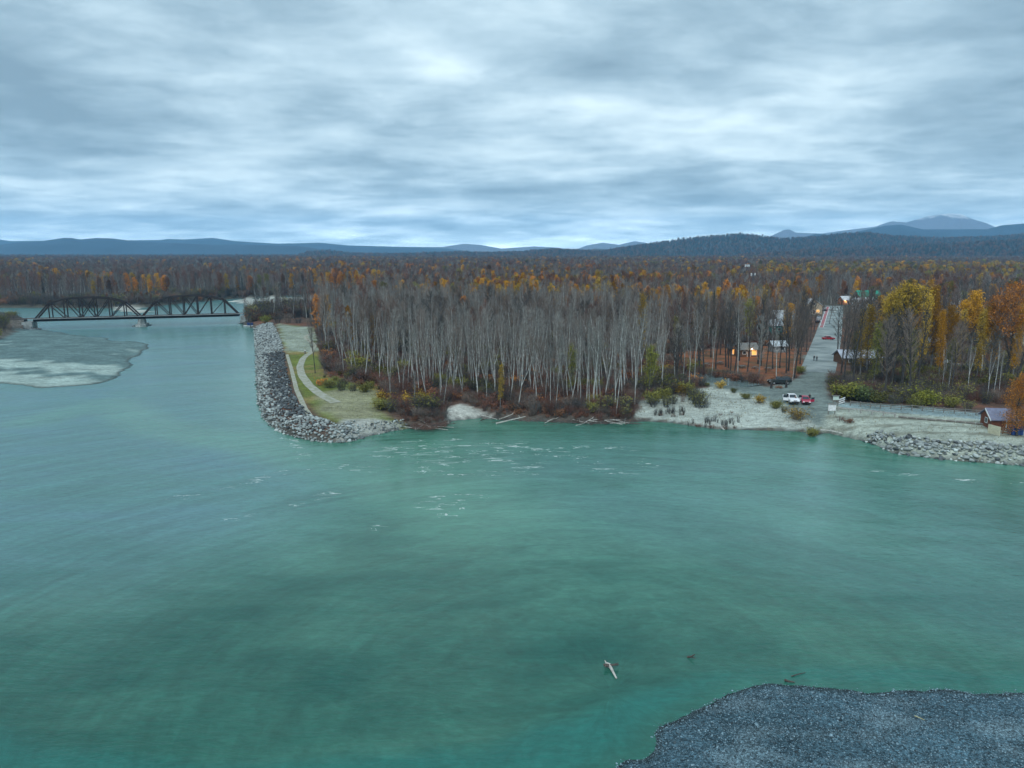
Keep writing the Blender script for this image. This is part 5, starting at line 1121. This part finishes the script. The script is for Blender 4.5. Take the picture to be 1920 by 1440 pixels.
# coloured trees in the mass
for u, vt, kk, H in ((890, 512, 'gold', 16), (903, 507, 'gold', 17), (926, 510, 'gold', 16), (950, 516, 'yel', 16), (967, 513, 'ora', 16), (984, 514, 'gold', 17), (1000, 520, 'ora', 15), (912, 524, 'yel', 15), (936, 528, 'rust', 15), (820, 514, 'ora', 16), (852, 537, 'rust', 14), (870, 560, 'ora', 15), (1005, 499, 'gold', 16), (985, 500, 'ora', 16),
                     (1072, 531, 'ora', 15), (1105, 540, 'oli', 15), (1140, 533, 'yel', 16), (1165, 537, 'ora', 15), (1158, 555, 'ora', 13), (1130, 550, 'rust', 14), (1364, 528, 'ora', 17), (1376, 534, 'ora', 16), (1388, 544, 'gold', 14), (1424, 538, 'oli', 15), (1523, 548, 'gold', 11), (720, 512, 'yel', 16), (760, 514, 'rust', 16), (790, 506, 'ora', 16), (742, 506, 'rust', 16),
                     (1226, 507, 'ora', 14), (1280, 497, 'gold', 15), (1300, 496, 'gold', 14), (1340, 516, 'oli', 15), (1450, 503, 'ora', 14), (660, 515, 'rust', 16), (690, 505, 'ora', 16), (630, 512, 'oli', 16), (860, 505, 'oli', 16), (1040, 512, 'rust', 16), (1200, 520, 'rust', 16), (1250, 530, 'oli', 15), (1050, 545, 'rust', 15), (700, 540, 'rust', 16), (780, 545, 'rust', 15), (1180, 505, 'yel', 15)):
    x, y = at(u, vt, H + 2.5)
    if not clear_of(np.array([x]), np.array([y]))[0]: continue
    place_tree('far_' + kk, x, y, H, {'gold': 'gold-leaved', 'yel': 'yellow-leaved', 'ora': 'orange-leaved', 'rust': 'rust-leaved', 'oli': 'olive-leaved'}[kk] + ' tree standing out of the bare wood behind the river bank', kk + ' trees in the wood', rnd.uniform(0, 6.28), 1.15, 'autumn_tree')
for u, vt in ((1560, 560), (1545, 556)):   # grey saplings that also seed the far woods
    x, y = at(u, vt - 20, 19); place_tree('gry%d' % (u % 3), x, y, 15, 'bare grey tree standing beyond the far end of the street', 'bare trees beyond the street', 1.0, 1.0, 'bare_tree')
for kk in ('gry0', 'gry1', 'gry2'):
    if kk not in SRC: x, y = at(1290 + 20 * int(kk[-1]), 560, 18); place_tree(kk, x, y, 16, 'bare grey tree in the wood behind the park', 'bare trees behind the park', 2.0, 1.0, 'bare_tree')

# ---------------------------------------------------------------- woods: the mass behind
def patch(X, Y, s, k): return wob(X + 3 * wob(X, Y, s * .4, k), Y, s, k)
keys = ['pop%d' % i for i in range(8)] + ['gry0', 'gry1', 'gry2'] + ['drk%d' % i for i in range(4)] + ['far%d' % i for i in range(4)] + ['far_' + k for k, _ in LEAFK] + ['spr0', 'spr1']
KI = {k: i for i, k in enumerate(keys)}
def choose(X, Y, far, rg):
    n = len(X); idx = np.zeros(n, int); p = patch(X, Y, 52, .3) + .28 * rg.normal(size=n); q = patch(X, Y, 55, 1.9) + .5 * rg.normal(size=n); ulr = X / Y
    base = rg.random(n)
    near_keys = [KI['pop%d' % i] for i in range(8)]; mid = [KI['gry0'], KI['gry1'], KI['gry2'], KI['drk0'], KI['drk1']]; fr = [KI['far%d' % i] for i in range(4)]
    idx[:] = np.where(far, np.array(fr)[rg.integers(0, 4, n)], np.where(base < .62, np.array(near_keys)[rg.integers(0, 8, n)], np.array(mid)[rg.integers(0, 5, n)]))
    rp = far & (patch(X, Y, 45, 4.4) + .3 * rg.normal(size=n) > .5); idx[rp] = KI['far3']
    rightw = (ulr > .40) & ~far; idx[rightw] = np.array([KI['drk%d' % i] for i in range(4)] + [KI['gry0']])[rg.integers(0, 5, n)][rightw]
    c = (p > np.where((ulr > -.32) & (ulr < .42), .28, .5)) & (Y > 225); lk = np.array([KI['far_gold'], KI['far_yel'], KI['far_ora'], KI['far_rust'], KI['far_gold'], KI['far_oli']]); lf = lk[np.clip(((q + 1.2) / 2.4 * 6).astype(int), 0, 5)]
    pr = np.where((ulr > -.32) & (ulr < .42), .66, .4) * np.where(Y > 620, .55, 1); use = c & (rg.random(n) < pr); idx[use] = lf[use]
    rt_ = (ulr > .34) & (Y > 650) & (Y < 1250) & (rg.random(n) < .38); idx[rt_] = np.array([KI['far_gold'], KI['far_yel'], KI['far_oli'], KI['far_yel']])[rg.integers(0, 4, n)][rt_]
    ce = (ulr > -.06) & (ulr < .035) & (Y > 330) & (Y < 480) & (rg.random(n) < .5) & (q > -.3); idx[ce] = np.array([KI['far_gold'], KI['far_ora'], KI['far_gold'], KI['far_yel']])[rg.integers(0, 4, n)][ce]
    s = (rg.random(n) < .012) | ((Y > 900) & (rg.random(n) < .10)); idx[s] = KI['spr0'] + rg.integers(0, 2, n)[s]
    return idx
AX, AY, AF = [restX], [restY], [np.zeros(len(restX), bool)]
for y0, y1, spc, far in ((120, 330, 4.7, False), (330, 620, 6.0, True), (620, 1100, 8.0, True), (1100, 2500, 13.0, True)):
    X, Y = jitter(-.8 * y1 - 20, .8 * y1 + 20, y0, y1, spc, rg); k = in_view(X, Y); X, Y = X[k], Y[k]
    k = clear_of(X, Y) & (sdf(FRONT, X, Y) < 0) & (sdf(PARK, X, Y) < 0.5)
    k &= ~((X > 60) & (Y < 152)) ; rw = (X / Y > .41) & (Y < 400); k &= ~(rw & (rg.random(len(X)) < np.where(Y < 190, .94, np.where(Y < 300, .84, .55)))); X, Y = X[k], Y[k]
    AX.append(X); AY.append(Y); AF.append(np.full(len(X), far))
AX, AY, AF = map(np.concatenate, (AX, AY, AF)); AZ = height(AX, AY) - .05
idx = choose(AX, AY, AF, rg)
sc_ = .87 * rg.normal(1.0, .11, len(AX)).clip(.65, 1.3) * (1 + .2 * sst(-.22, -.34, AX / AY) * (AY < 330)) * np.where(AY > 1100, 1.08, 1.0); wd = np.where(AY > 1100, 2.2, np.where(AY > 620, 1.45, 1.1)); wd = np.where(~AF, .95, wd)
lowbrush = (AY > 400) & (AY < 520) & (sdf(MAIN, AX, AY) < 26); sc_ = np.where(lowbrush, sc_ * .42, sc_); lb = lowbrush & (rg.random(len(AX)) < .35); idx[lb] = np.array([KI['far_oli'], KI['far_rust'], KI['far2'], KI['far_oli']])[rg.integers(0, 4, len(AX))][lb]
scatter('forest', 'bare autumn forest filling the valley floor to the hills', 'forest', AX, AY, AZ, keys, idx, rg.uniform(0, 6.28, len(AX)), np.stack([sc_ * wd, sc_ * wd, sc_], 1), rg.normal(0, .03, (len(AX), 2)))
print('forest', len(AX))
# dark lowland and hill woods
LX, LY = jitter(-4200, 4200, 2500, 4600, 27, rg); k = in_view(LX, LY); LX, LY = LX[k], LY[k]; LZ = np.full(len(LX), 2.0)
PX, PY, PZ = [LX], [LY], [LZ]
for (o, Xh, Yh, Zh), n in zip(HILLS, (26000, 16000, 4000)):
    r_ = rg.uniform(0.02, 0.66, n) * (Xh.shape[0] - 1); c_ = rg.uniform(0, 1, n) * (Xh.shape[1] - 1.001); i0, j0 = np.minimum(r_.astype(int), Xh.shape[0] - 2), c_.astype(int); fr, fc = r_ - i0, c_ - j0
    def bil(A): return (A[i0, j0] * (1 - fr) + A[i0 + 1, j0] * fr) * (1 - fc) + (A[i0, j0 + 1] * (1 - fr) + A[i0 + 1, j0 + 1] * fr) * fc
    PX.append(bil(Xh)); PY.append(bil(Yh)); PZ.append(bil(Zh) - 1)
PX, PY, PZ = map(np.concatenate, (PX, PY, PZ)); n = len(PX)
idx = np.where(rg.random(n) < .62, rg.integers(0, 2, n), 2 + rg.integers(0, 3, n)); s = rg.normal(1.0, .15, n).clip(.6, 1.4)
scatter('hill_forest', 'dark spruce and birch woods covering the low hills', 'forest', PX, PY, PZ, ['spr0', 'spr1', 'far1', 'far2', 'far_rust'], idx, rg.uniform(0, 6.28, n), np.stack([s * 2.4, s * 2.4, s], 1))

# ---------------------------------------------------------------- shrubs
SH = [  # u, v, kind, height, wide, label
    (1590, 748, 'ygr', 4.6, 1.5, 'big yellow green shrub at the corner of street and rail fence'), (1618, 752, 'dgr', 4.2, 1.3, 'dark green shrub behind the start of the rail fence'), (1570, 735, 'ygr', 3.2, 1.3, 'yellow green bush on the right kerb of the lower street'),
    (1645, 757, 'oli', 3.2, 1.2, 'olive shrub behind the rail fence right of the dark green shrub'), (1676, 760, 'willow', 2.8, 1.3, 'leafless dark shrub behind the middle of the rail fence'), (1740, 762, 'ygr', 4.4, 1.3, 'bright yellow green shrub behind the middle of the rail fence'), (1715, 764, 'oli', 2.6, 1.3, 'low olive shrub left of the bright yellow green shrub'),
    (1785, 764, 'oli', 2.8, 1.1, 'yellowish shrub in the shade of the birches behind the fence'), (1815, 770, 'willow', 2.4, 1.2, 'brown leafless shrub near the shed end of the fence'),
    (1497, 782, 'yel', 2.9, 1.6, 'large yellow-topped willow bush on sand below the red car'), (1455, 764, 'oli', 1.8, 1.5, 'low olive bush left of the large yellow-topped willow bush'), (1425, 755, 'yel', 2.0, 1.4, 'yellowish bush along the lot edge left of the white pickup'), (1398, 748, 'oli', 1.5, 1.5, 'small olive bush along the upper sand edge'), (1470, 772, 'willow', 1.6, 1.2, 'scrubby brown bush touching the large yellow-topped willow bush'),
    (1350, 728, 'yel', 2.0, 1.2, 'bright yellow bush at the near edge of the puddle'), (1375, 736, 'oli', 1.3, 1.3, 'low bush between puddle and sand'), (1300, 716, 'oli', 1.0, 1.3, 'olive bush at the far left end of the puddle'), (1326, 724, 'oli', 1.0, 1.3, 'olive bush left of the bright yellow puddle bush'),
    (1280, 742, 'yel', 3.2, 1.2, 'yellow and green willow bush above the sandy bank'), (1305, 757, 'willow', 3.6, 1.1, 'tall dark willow bush right of the yellow and green willow'), (1325, 764, 'bare2', 2.6, 1.1, 'dark leafless bush at the tip of the willow clump'), (1250, 738, 'willow', 3.8, 1.2, 'grey leafless willow behind the sandy bank'), (1225, 735, 'bare0', 4.0, 1.2, 'tall grey brush where wood meets sandy bank'), (1265, 722, 'dgr', 3.2, 1.2, 'green willow bush behind the yellow and green willow'),
    (1240, 705, 'ygr', 3.6, 1.1, 'yellow green bush at the left end of the park'), (1218, 715, 'oli', 4.2, 1.1, 'olive thicket at the end of the riverside wood'),
    (1524, 812, 'oli', 2.0, 1.2, 'rounded brown bush overhanging the river at the sand point'), (1518, 806, 'wand', 2.2, 1.5, 'spiky bare twigs sprouting from the rounded brown bush'), (1590, 790, 'rust0', 1.0, 1.8, 'rusty weeds on the eroded bank below the notice board'), (1575, 786, 'bare1', 1.2, 1.5, 'dark twiggy weeds on the eroded bank below the notice board'),
    (715, 768, 'oli', 2.6, 1.4, 'olive bush at the corner of the dry lawn'), (735, 772, 'willow', 2.8, 1.3, 'dark bush right of the lawn corner bush'), (722, 757, 'yel', 3.0, 1.2, 'yellow-leaved bush behind the lawn corner'), (762, 760, 'yel', 2.6, 1.1, 'yellow-leaved bush among pale trunks beside the lawn'), (795, 760, 'yel', 3.4, 1.0, 'taller yellow bush among pale trunks near the sand patch'),
    (602, 722, 'rust2', 1.8, 1.3, 'orange bush at the left end of the lawn thicket'), (618, 727, 'oli', 2.2, 1.4, 'olive bush in the lawn thicket beside the orange bush'), (640, 732, 'willow', 2.4, 1.4, 'dark bush in the middle of the lawn thicket'), (662, 733, 'willow', 2.2, 1.4, 'brown bush right of the middle of the lawn thicket'), (684, 735, 'oli', 2.2, 1.3, 'olive bush at the right end of the lawn thicket'),
    (497, 606, 'ygr', 4.4, 1.1, 'yellow green bush on the bank at the bridge end'), (475, 603, 'willow', 3.6, 1.3, 'dark bush overhanging the bridge abutment'), (520, 606, 'bare2', 5.0, 1.4, 'tall bare brush behind the boulder bank top'), (540, 606, 'bare0', 5.4, 1.4, 'tall grey brush between bridge bush and footpath'), (560, 606, 'bare2', 5.0, 1.4, 'dark brush where the footpath meets the wood'),
    (1500, 700, 'oli', 2.2, 1.3, 'olive bush at the corner where park meets street'), (1460, 728, 'rust0', .7, 2.2, 'leafy weeds on the little island before the black car')]
for i, (u, v, kk, H, wd_, lab) in enumerate(SH):
    p = atg(u, v); place_shrub(kk, p.x, p.y, H, lab, None, rnd.uniform(0, 6.28), wd_)
for i in range(34):
    u, v = rnd.uniform(1200, 1335), rnd.uniform(712, 764)
    if (u > 1255 and v < 736) or v < 712 + max(0, (u - 1250) * .3) or v > 764 - max(0, 1230 - u) * .5: continue
    p = atg(u, v); kk = ['willow', 'bare0', 'willow', 'oli', 'bare2', 'dgr'][i % 6]; place_shrub(kk, p.x, p.y, rnd.uniform(2.2, 4.2), {'willow': 'grey leafless willow', 'bare0': 'brown leafless brush', 'oli': 'olive-leaved bush', 'bare2': 'dark leafless brush', 'dgr': 'green-leaved bush'}[kk] + ' in the thicket between the wood and the sandy bank', 'thicket between wood and sandy bank', rnd.uniform(0, 6.28), rnd.uniform(.9, 1.25), 'thicket_bush')
for i in range(44):
    u = rnd.uniform(604, 716); v = rnd.uniform(688, 716) + (u - 604) * .14
    p = atg(u, v); kk = ['willow', 'bare0', 'rust0', 'bare1', 'oli', 'rust1'][i % 6]; place_shrub(kk, p.x, p.y, rnd.uniform(.9, 2.0), {'willow': 'grey leafless bush', 'bare0': 'brown leafless bush', 'oli': 'olive-leaved bush', 'bare1': 'reddish leafless bush', 'rust0': 'rust-leaved bush', 'rust1': 'dull red bush'}[kk] + ' under the trees along the lawn edge', 'bushes along the lawn edge', rnd.uniform(0, 6.28), rnd.uniform(1.0, 1.4), 'thicket_bush')
# far-bank willows on the left promontory
for i in range(26):
    u, v = rnd.uniform(-60, 60), rnd.uniform(594, 634)
    if u > 58 - abs(v - 606) * 1.6: continue
    p = atg(u, v); kk = ['willow', 'bare2', 'bare0', 'oli', 'willow'][i % 5]; place_shrub(kk, p.x, p.y, rnd.uniform(3.2, 6.0), 'dark willow thicket bush crowding the bank left of the bridge', 'willows left of the bridge', rnd.uniform(0, 6.28), rnd.uniform(.9, 1.2), 'willow_bush')
for kk in ('rust1', 'bare1', 'rust0', 'rust2', 'bare0', 'bare2'):
    if kk not in SRC: p = atg(900 + 40 * len(kk), 775); place_shrub(kk, p.x, p.y, 1.6, 'reddish weedy bush on the wood floor by the driftwood bank', 'weeds on the driftwood bank', 1.0)
for i in range(46):
    u = rnd.choice([rnd.uniform(1225, 1290), rnd.uniform(1290, 1385), rnd.uniform(1290, 1385)]); v = 772 + rnd.uniform(-3, 4) if u < 1290 else 789 + rnd.uniform(-2, 9)
    p = atg(u, v); place_shrub('wand', p.x, p.y, rnd.uniform(.9, 2.0), 'thin upright bare willow wand rooted on the sandy bank shelf', 'bare wands on the sandy bank', rnd.uniform(0, 6), 1.0, 'willow_wand')
for u, v, H, wd_ in ((1240, 776, .8, 2.2), (1262, 778, .7, 2.2), (1280, 776, .6, 2.0), (1310, 795, .9, 2.4), (1335, 797, .9, 2.6), (1360, 799, .9, 2.4), (1378, 798, .7, 2.0), (1350, 778, .6, 1.8), (1372, 774, .5, 1.8)):
    p = atg(u, v); place_shrub('bare1', p.x, p.y, H, 'low dark root mat bush on the sandy bank shelf', 'root mats on the sandy bank', rnd.uniform(0, 6), wd_, 'root_mat')
# brush along the far bank and the railway
QX, QY = jitter(-420, 60, 380, 640, 3.2, rg); dq = sdf(MAIN, QX, QY); bline = [(bl_.x, bl_.y), (br_.x, br_.y)]
k = (dq > 1) & (dq < 34) & in_view(QX, QY) & (rg.random(len(QX)) < sst(36, 8, dq)) & (pdist(bline, QX, QY) > 4); QX, QY = QX[k], QY[k]
a_ = br_ + Vector((math.cos(brz), math.sin(brz), 0)) * 6; c_ = br_ + Vector((math.cos(brz), math.sin(brz), 0)) * 75
RX, RY = rg.uniform(a_.x - 4, c_.x, 420), None; tt = (RX - a_.x) / (c_.x - a_.x); RY = a_.y + (c_.y - a_.y) * tt + rg.choice([-1, 1], 420) * rg.uniform(3.5, 12, 420); k = (sdf(MAIN, RX, RY) > 1.5) & (sdf(GRASS, RX, RY) < -1); QX = np.concatenate([QX, RX[k]]); QY = np.concatenate([QY, RY[k]]); n = len(QX)
s = rg.normal(1.9, .5, n).clip(.8, 3.0)
scatter('bank_brush', 'tangled willow brush along the far river bank and the railway', 'brush', QX, QY, height(QX, QY) - .05, ['bare0', 'bare1', 'bare2', 'willow', 'oli', 'rust0'], np.array([0, 0, 1, 2, 2, 0, 3, 2, 2, 5])[rg.integers(0, 10, n)], rg.uniform(0, 6.28, n), np.stack([s * 1.1, s * 1.1, s], 1))
# undergrowth
UX, UY = jitter(-90, 175, 135, 330, 1.55, rg); k = in_view(UX, UY, .76) & clear_of(UX, UY, -1.2) & ((sdf(PARK, UX, UY) < -.5)) & (rg.random(len(UX)) < np.where(UY < 215, .8, .45)); UX, UY = UX[k], UY[k]
k = (sdf(FRONT, UX, UY) > -3) | (UY > 150); UX, UY = UX[k], UY[k]
VX, VY = jitter(-42, 36, 138, 190, .95, rg); dv_ = sdf(MAIN, VX, VY); k = (dv_ > .5) & (dv_ < 5.5) & (sdf(SAND2, VX, VY) < -.2) & (sdf(POINT, VX, VY) < 0) & (sdf(BEACH, VX, VY) < -.3) & (rg.random(len(VX)) < .75); nB = int(k.sum()); UX = np.concatenate([UX, VX[k]]); UY = np.concatenate([UY, VY[k]]); n = len(UX)
uk = ['bare0', 'bare1', 'bare2', 'rust0', 'rust1', 'rust2', 'willow', 'oli', 'yel']
pw = wob(UX, UY, 6, .5) + .5 * rg.normal(size=n); rwood = UX / UY > .40
idx = np.where(pw > .62, np.array([3, 3, 4, 4, 1, 1, 5])[rg.integers(0, 7, n)], np.where(pw < -1.0, np.array([6, 6, 7, 8])[0:3][rg.integers(0, 3, n)], rg.integers(0, 3, n))); idx = np.where(rwood & (idx > 2) & (idx < 6), 6, idx)
s = rg.normal(.85, .25, n).clip(.3, 1.4) * np.where(sdf(FRONT, UX, UY) < 10, 1.15, 1.0); s[-nB:] *= .62; idx[-nB:] = np.array([0, 1, 1, 0, 2, 3, 4])[rg.integers(0, 7, nB)]
scatter('undergrowth', 'brown and rust-coloured brush covering the floor of the riverside wood', 'undergrowth', UX, UY, height(UX, UY) - .05, uk, idx, rg.uniform(0, 6.28, n), np.stack([s * 1.1, s * 1.1, s], 1))
print('undergrowth', n)

# ---------------------------------------------------------------- driftwood
M_DRIFT = mat('bleached_driftwood', (.50, .49, .45), .85, col2=(.32, .31, .28), scale=2.5); M_WET = mat('dark_driftwood', (.10, .085, .075), .9, var=.4, scale=3)
def log(P, r0, r1, label, m, group=None, branches=0, name='driftwood_log'):
    o0 = sum(P, Vector()) / len(P); root = thing(name, label, 'log', (o0.x, o0.y, 0), group=group); o0 = Vector((o0.x, o0.y, 0)); n = len(P)
    b = MB(); Q = [p - o0 for p in P]; b.tube(Q, [r0 + (r1 - r0) * i / (n - 1) for i in range(n)], 7); b.build('trunk', m, root)
    for i in range(branches):
        t = rnd.uniform(.3, .95); q = Q[0].lerp(Q[-1], t); e = q + Vector((rnd.gauss(0, .6), rnd.gauss(0, .6), rnd.uniform(.2, .8))); part(lambda b: b.tube([q, q.lerp(e, .5) + Vector((0, 0, .05)), e], [r1 * .9, r1 * .6, r1 * .25], 5), 'branch', m, root)
    return root
def wp(u, v, z): x, y = at(u, v, z); return Vector((x, y, z))
# snag in the near shallows: thick pale trunk with a forked root end
log([wp(1141, 1246, .22), wp(1146, 1253, .26), wp(1150, 1261, .2), wp(1156, 1272, .06)], .15, .07, 'pale forked snag lying in the near shallow water', M_DRIFT, None, 0, 'river_snag')
sn = [o for o in bpy.data.objects if o.name.startswith('river_snag')][0]; so_ = Vector(sn.location)
for A, B, r0, r1, m in (((1144, 1246), (1136, 1243), .1, .08, M_DRIFT), ((1137, 1244), (1134, 1238), .08, .03, M_DRIFT), ((1144, 1247), (1160, 1246), .1, .05, M_WET), ((1141, 1248), (1132, 1246), .15, .09, M_WET), ((1150, 1246), (1160, 1242.5), .05, .02, M_WET), ((1137, 1248), (1134, 1250), .1, .05, M_WET)):
    part(lambda b: b.tube([wp(*A, .3) - so_, (wp(*A, .35) + wp(*B, .4)) / 2 - so_, wp(*B, .35) - so_], [r0, (r0 + r1) / 2, r1], 6), 'root', m, sn)
log([wp(1289, 1232, .02), wp(1296, 1231, .2), wp(1303, 1227, .5)], .09, .04, 'small dark forked stick poking out of the near water', M_WET, None, 0, 'river_snag'); log([wp(1296, 1231, .12), wp(1304, 1234, .12)], .05, .02, 'thin twig beside the small dark forked stick', M_WET, None, 0, 'river_snag')
log([wp(1472, 1275, .1), wp(1478, 1277, .15), wp(1490, 1279, .05)], .12, .04, 'dark waterlogged branch at the gravel bar edge', M_WET, None, 0, 'river_snag'); log([wp(1484, 1268, .05), wp(1496, 1264, .1), wp(1510, 1261, .04)], .05, .02, 'thin curved branch off the gravel bar', M_WET, None, 0, 'river_snag')
log([wp(1715, 1342, .5), wp(1725, 1346, .52), wp(1734, 1350, .48)], .03, .015, 'thin pale yellow stick lying on the near gravel bar', mat('straw_stick', (.5, .45, .22), .8), None, 0, 'stick')
log([wp(930, 794, .1), wp(955, 788, .8), wp(985, 781, 1.8)], .16, .07, 'long pale driftwood pole slanting from the bank into the river', M_DRIFT, None, 2)
log([wp(936, 786, .3), wp(950, 781, .9), wp(962, 776, 1.5)], .1, .05, 'shorter pale pole left of the long slanting driftwood pole', M_DRIFT, None, 1)
log([wp(798, 804, .2), wp(806, 795, .6), wp(800, 786, 1.6)], .12, .05, 'pale branched root on the bank beside the stony strip', M_DRIFT, None, 4)
log([wp(778, 804, .15), wp(786, 803, .25), wp(795, 802, .2)], .22, .18, 'short pale log at the water edge below the stony strip', M_DRIFT, None, 1)
log([wp(1348, 797, .3), wp(1354, 803, .3), wp(1358, 806, .1)], .2, .1, 'pale root stub on the sandy bank at water level', M_DRIFT, None, 3)
log([wp(1538, 806, 1.2), wp(1560, 808, 1.0), wp(1580, 813, .8)], .16, .1, 'pale drift log along the eroded bank below the ramp', M_DRIFT, None, 2)
for i in range(64):
    u = rnd.choice([rnd.uniform(900, 1195), rnd.uniform(1080, 1195), rnd.uniform(770, 835)]); v0 = {0: 789, 1: 793}[int(u > 1000)] + rnd.uniform(-8, 2) if u > 850 else 800 + rnd.uniform(-10, 4)
    a = rnd.gauss(0, .5); L_ = rnd.uniform(1.5, 5.5); c = wp(u, v0, rnd.uniform(.15, 1.0)); dv = Vector((math.cos(a) * L_ / 2, math.sin(a) * L_ / 2, rnd.uniform(-.35, .35)))
    pale = rnd.random() < .42; r_ = rnd.uniform(.05, .13)
    log([c - dv, c + Vector((0, 0, rnd.uniform(-.1, .15))), c + dv], r_, r_ * .5, 'bleached driftwood stick in the tangle under the riverside wood' if pale else 'dark driftwood stick in the tangle under the riverside wood', M_DRIFT if pale else M_WET, 'driftwood tangle along the bank', 1)
# root tangle hanging over the bank
tg = MB()
for i in range(2600):
    u = rnd.choice([rnd.uniform(905, 1200), rnd.uniform(770, 838), rnd.uniform(770, 838)]); v = np.interp(u, [770, 800, 838, 905, 1000, 1130, 1200], [799, 803, 796, 782, 787, 791, 788]) + rnd.uniform(-7, 3); p = wp(u, v, rnd.uniform(.05, 1.3)); q = p + Vector((rnd.gauss(0, .5), rnd.gauss(0, .3), rnd.gauss(-.1, .35))); tg.spike(p, q, rnd.uniform(.015, .04))
tag(tg.build('root_debris', mat('tangled_roots', (.13, .075, .06), .9, island=.6)), 'reddish brown tangle of roots and twigs hanging over the river bank', 'debris', kind='stuff')
# two stumps framing the black car, picnic tables in the park
for u, vb, vt in ((1446, 728, 712), (1474, 727, 711)):
    p = atg(u, vb); b = MB(); hh = z_at(p.y, vt) - p.z; b.tube([(0, 0, -.1), (0, 0, hh * .6), (.08, 0, hh)], [.34, .26, .2], 8); tag(b.build('tree_stump', M_DBARK, None, p), 'tall dark stump at the %s end of the little island before the black car' % ('left' if u < 1460 else 'right'), 'stump')
for i, (u, v) in enumerate(((1325, 686), (1350, 683), (1392, 690), (1416, 692), (1310, 678), (1440, 694))):
    p = atg(u, v); o = thing('picnic_table', ['picnic table on red leaves left of the park hut', 'picnic table right before the park hut trees', 'picnic table below the log pavilion', 'picnic table right of the log pavilion', 'picnic table at the left end of the park', 'picnic table near the park corner by the black car'][i], 'table', p, rnd.uniform(0, 1)); m_ = M_WOODD
    for yy in (-.28, 0, .28): part(lambda b: b.box((0, yy, .76), (1.9, .25, .05)), 'top_plank', m_, o)
    for yy in (-.75, .75): part(lambda b: b.box((0, yy, .45), (1.9, .28, .05)), 'seat', m_, o)
    for xx in (-.7, .7): part(lambda b: (b.beam((xx, -.75, 0), (xx, -.2, .75), .08, .1), b.beam((xx, .75, 0), (xx, .2, .75), .08, .1), b.box((xx, 0, .42), (.06, 1.6, .1))), 'leg_frame', m_, o)

# grass blades on the point, dry weeds along the lot and the beach edge
def blades(name, label, polys, n, h, m, seed, cond=None):
    r = np.random.default_rng(seed); b = MB()
    for P in polys:
        A = np.array(P); X_ = r.uniform(A[:, 0].min(), A[:, 0].max(), n); Y_ = r.uniform(A[:, 1].min(), A[:, 1].max(), n); k_ = (sdf(P, X_, Y_) > .2) & (wob(X_, Y_, 2.2, seed) + .6 * r.normal(size=n) > 0) & (pdist(PATH1, X_, Y_) > 1.3) & (pdist(PATH2, X_, Y_) > .8); X_, Y_ = X_[k_], Y_[k_]; Z_ = height(X_, Y_)
        for x, y, z in zip(X_, Y_, Z_):
            hh = h * r.uniform(.5, 1.4); b.spike((x, y, z - .03), (x + r.normal(0, .14), y + r.normal(0, .14), z + hh), r.uniform(.02, .06))
    tag(b.build(name, m), label, 'grass', kind='stuff')
blades('grass', 'short green and straw coloured grass on the river point', [GRASS], 26000, .32, mat('grass_blades', (.17, .18, .05), .8, island=.55), 3)
blades('weeds', 'dry weeds growing on the gravel lot and sandy bank', [BEACH, RLOT], 5000, .3, mat('dry_weeds', (.20, .17, .09), .85, island=.5), 5)
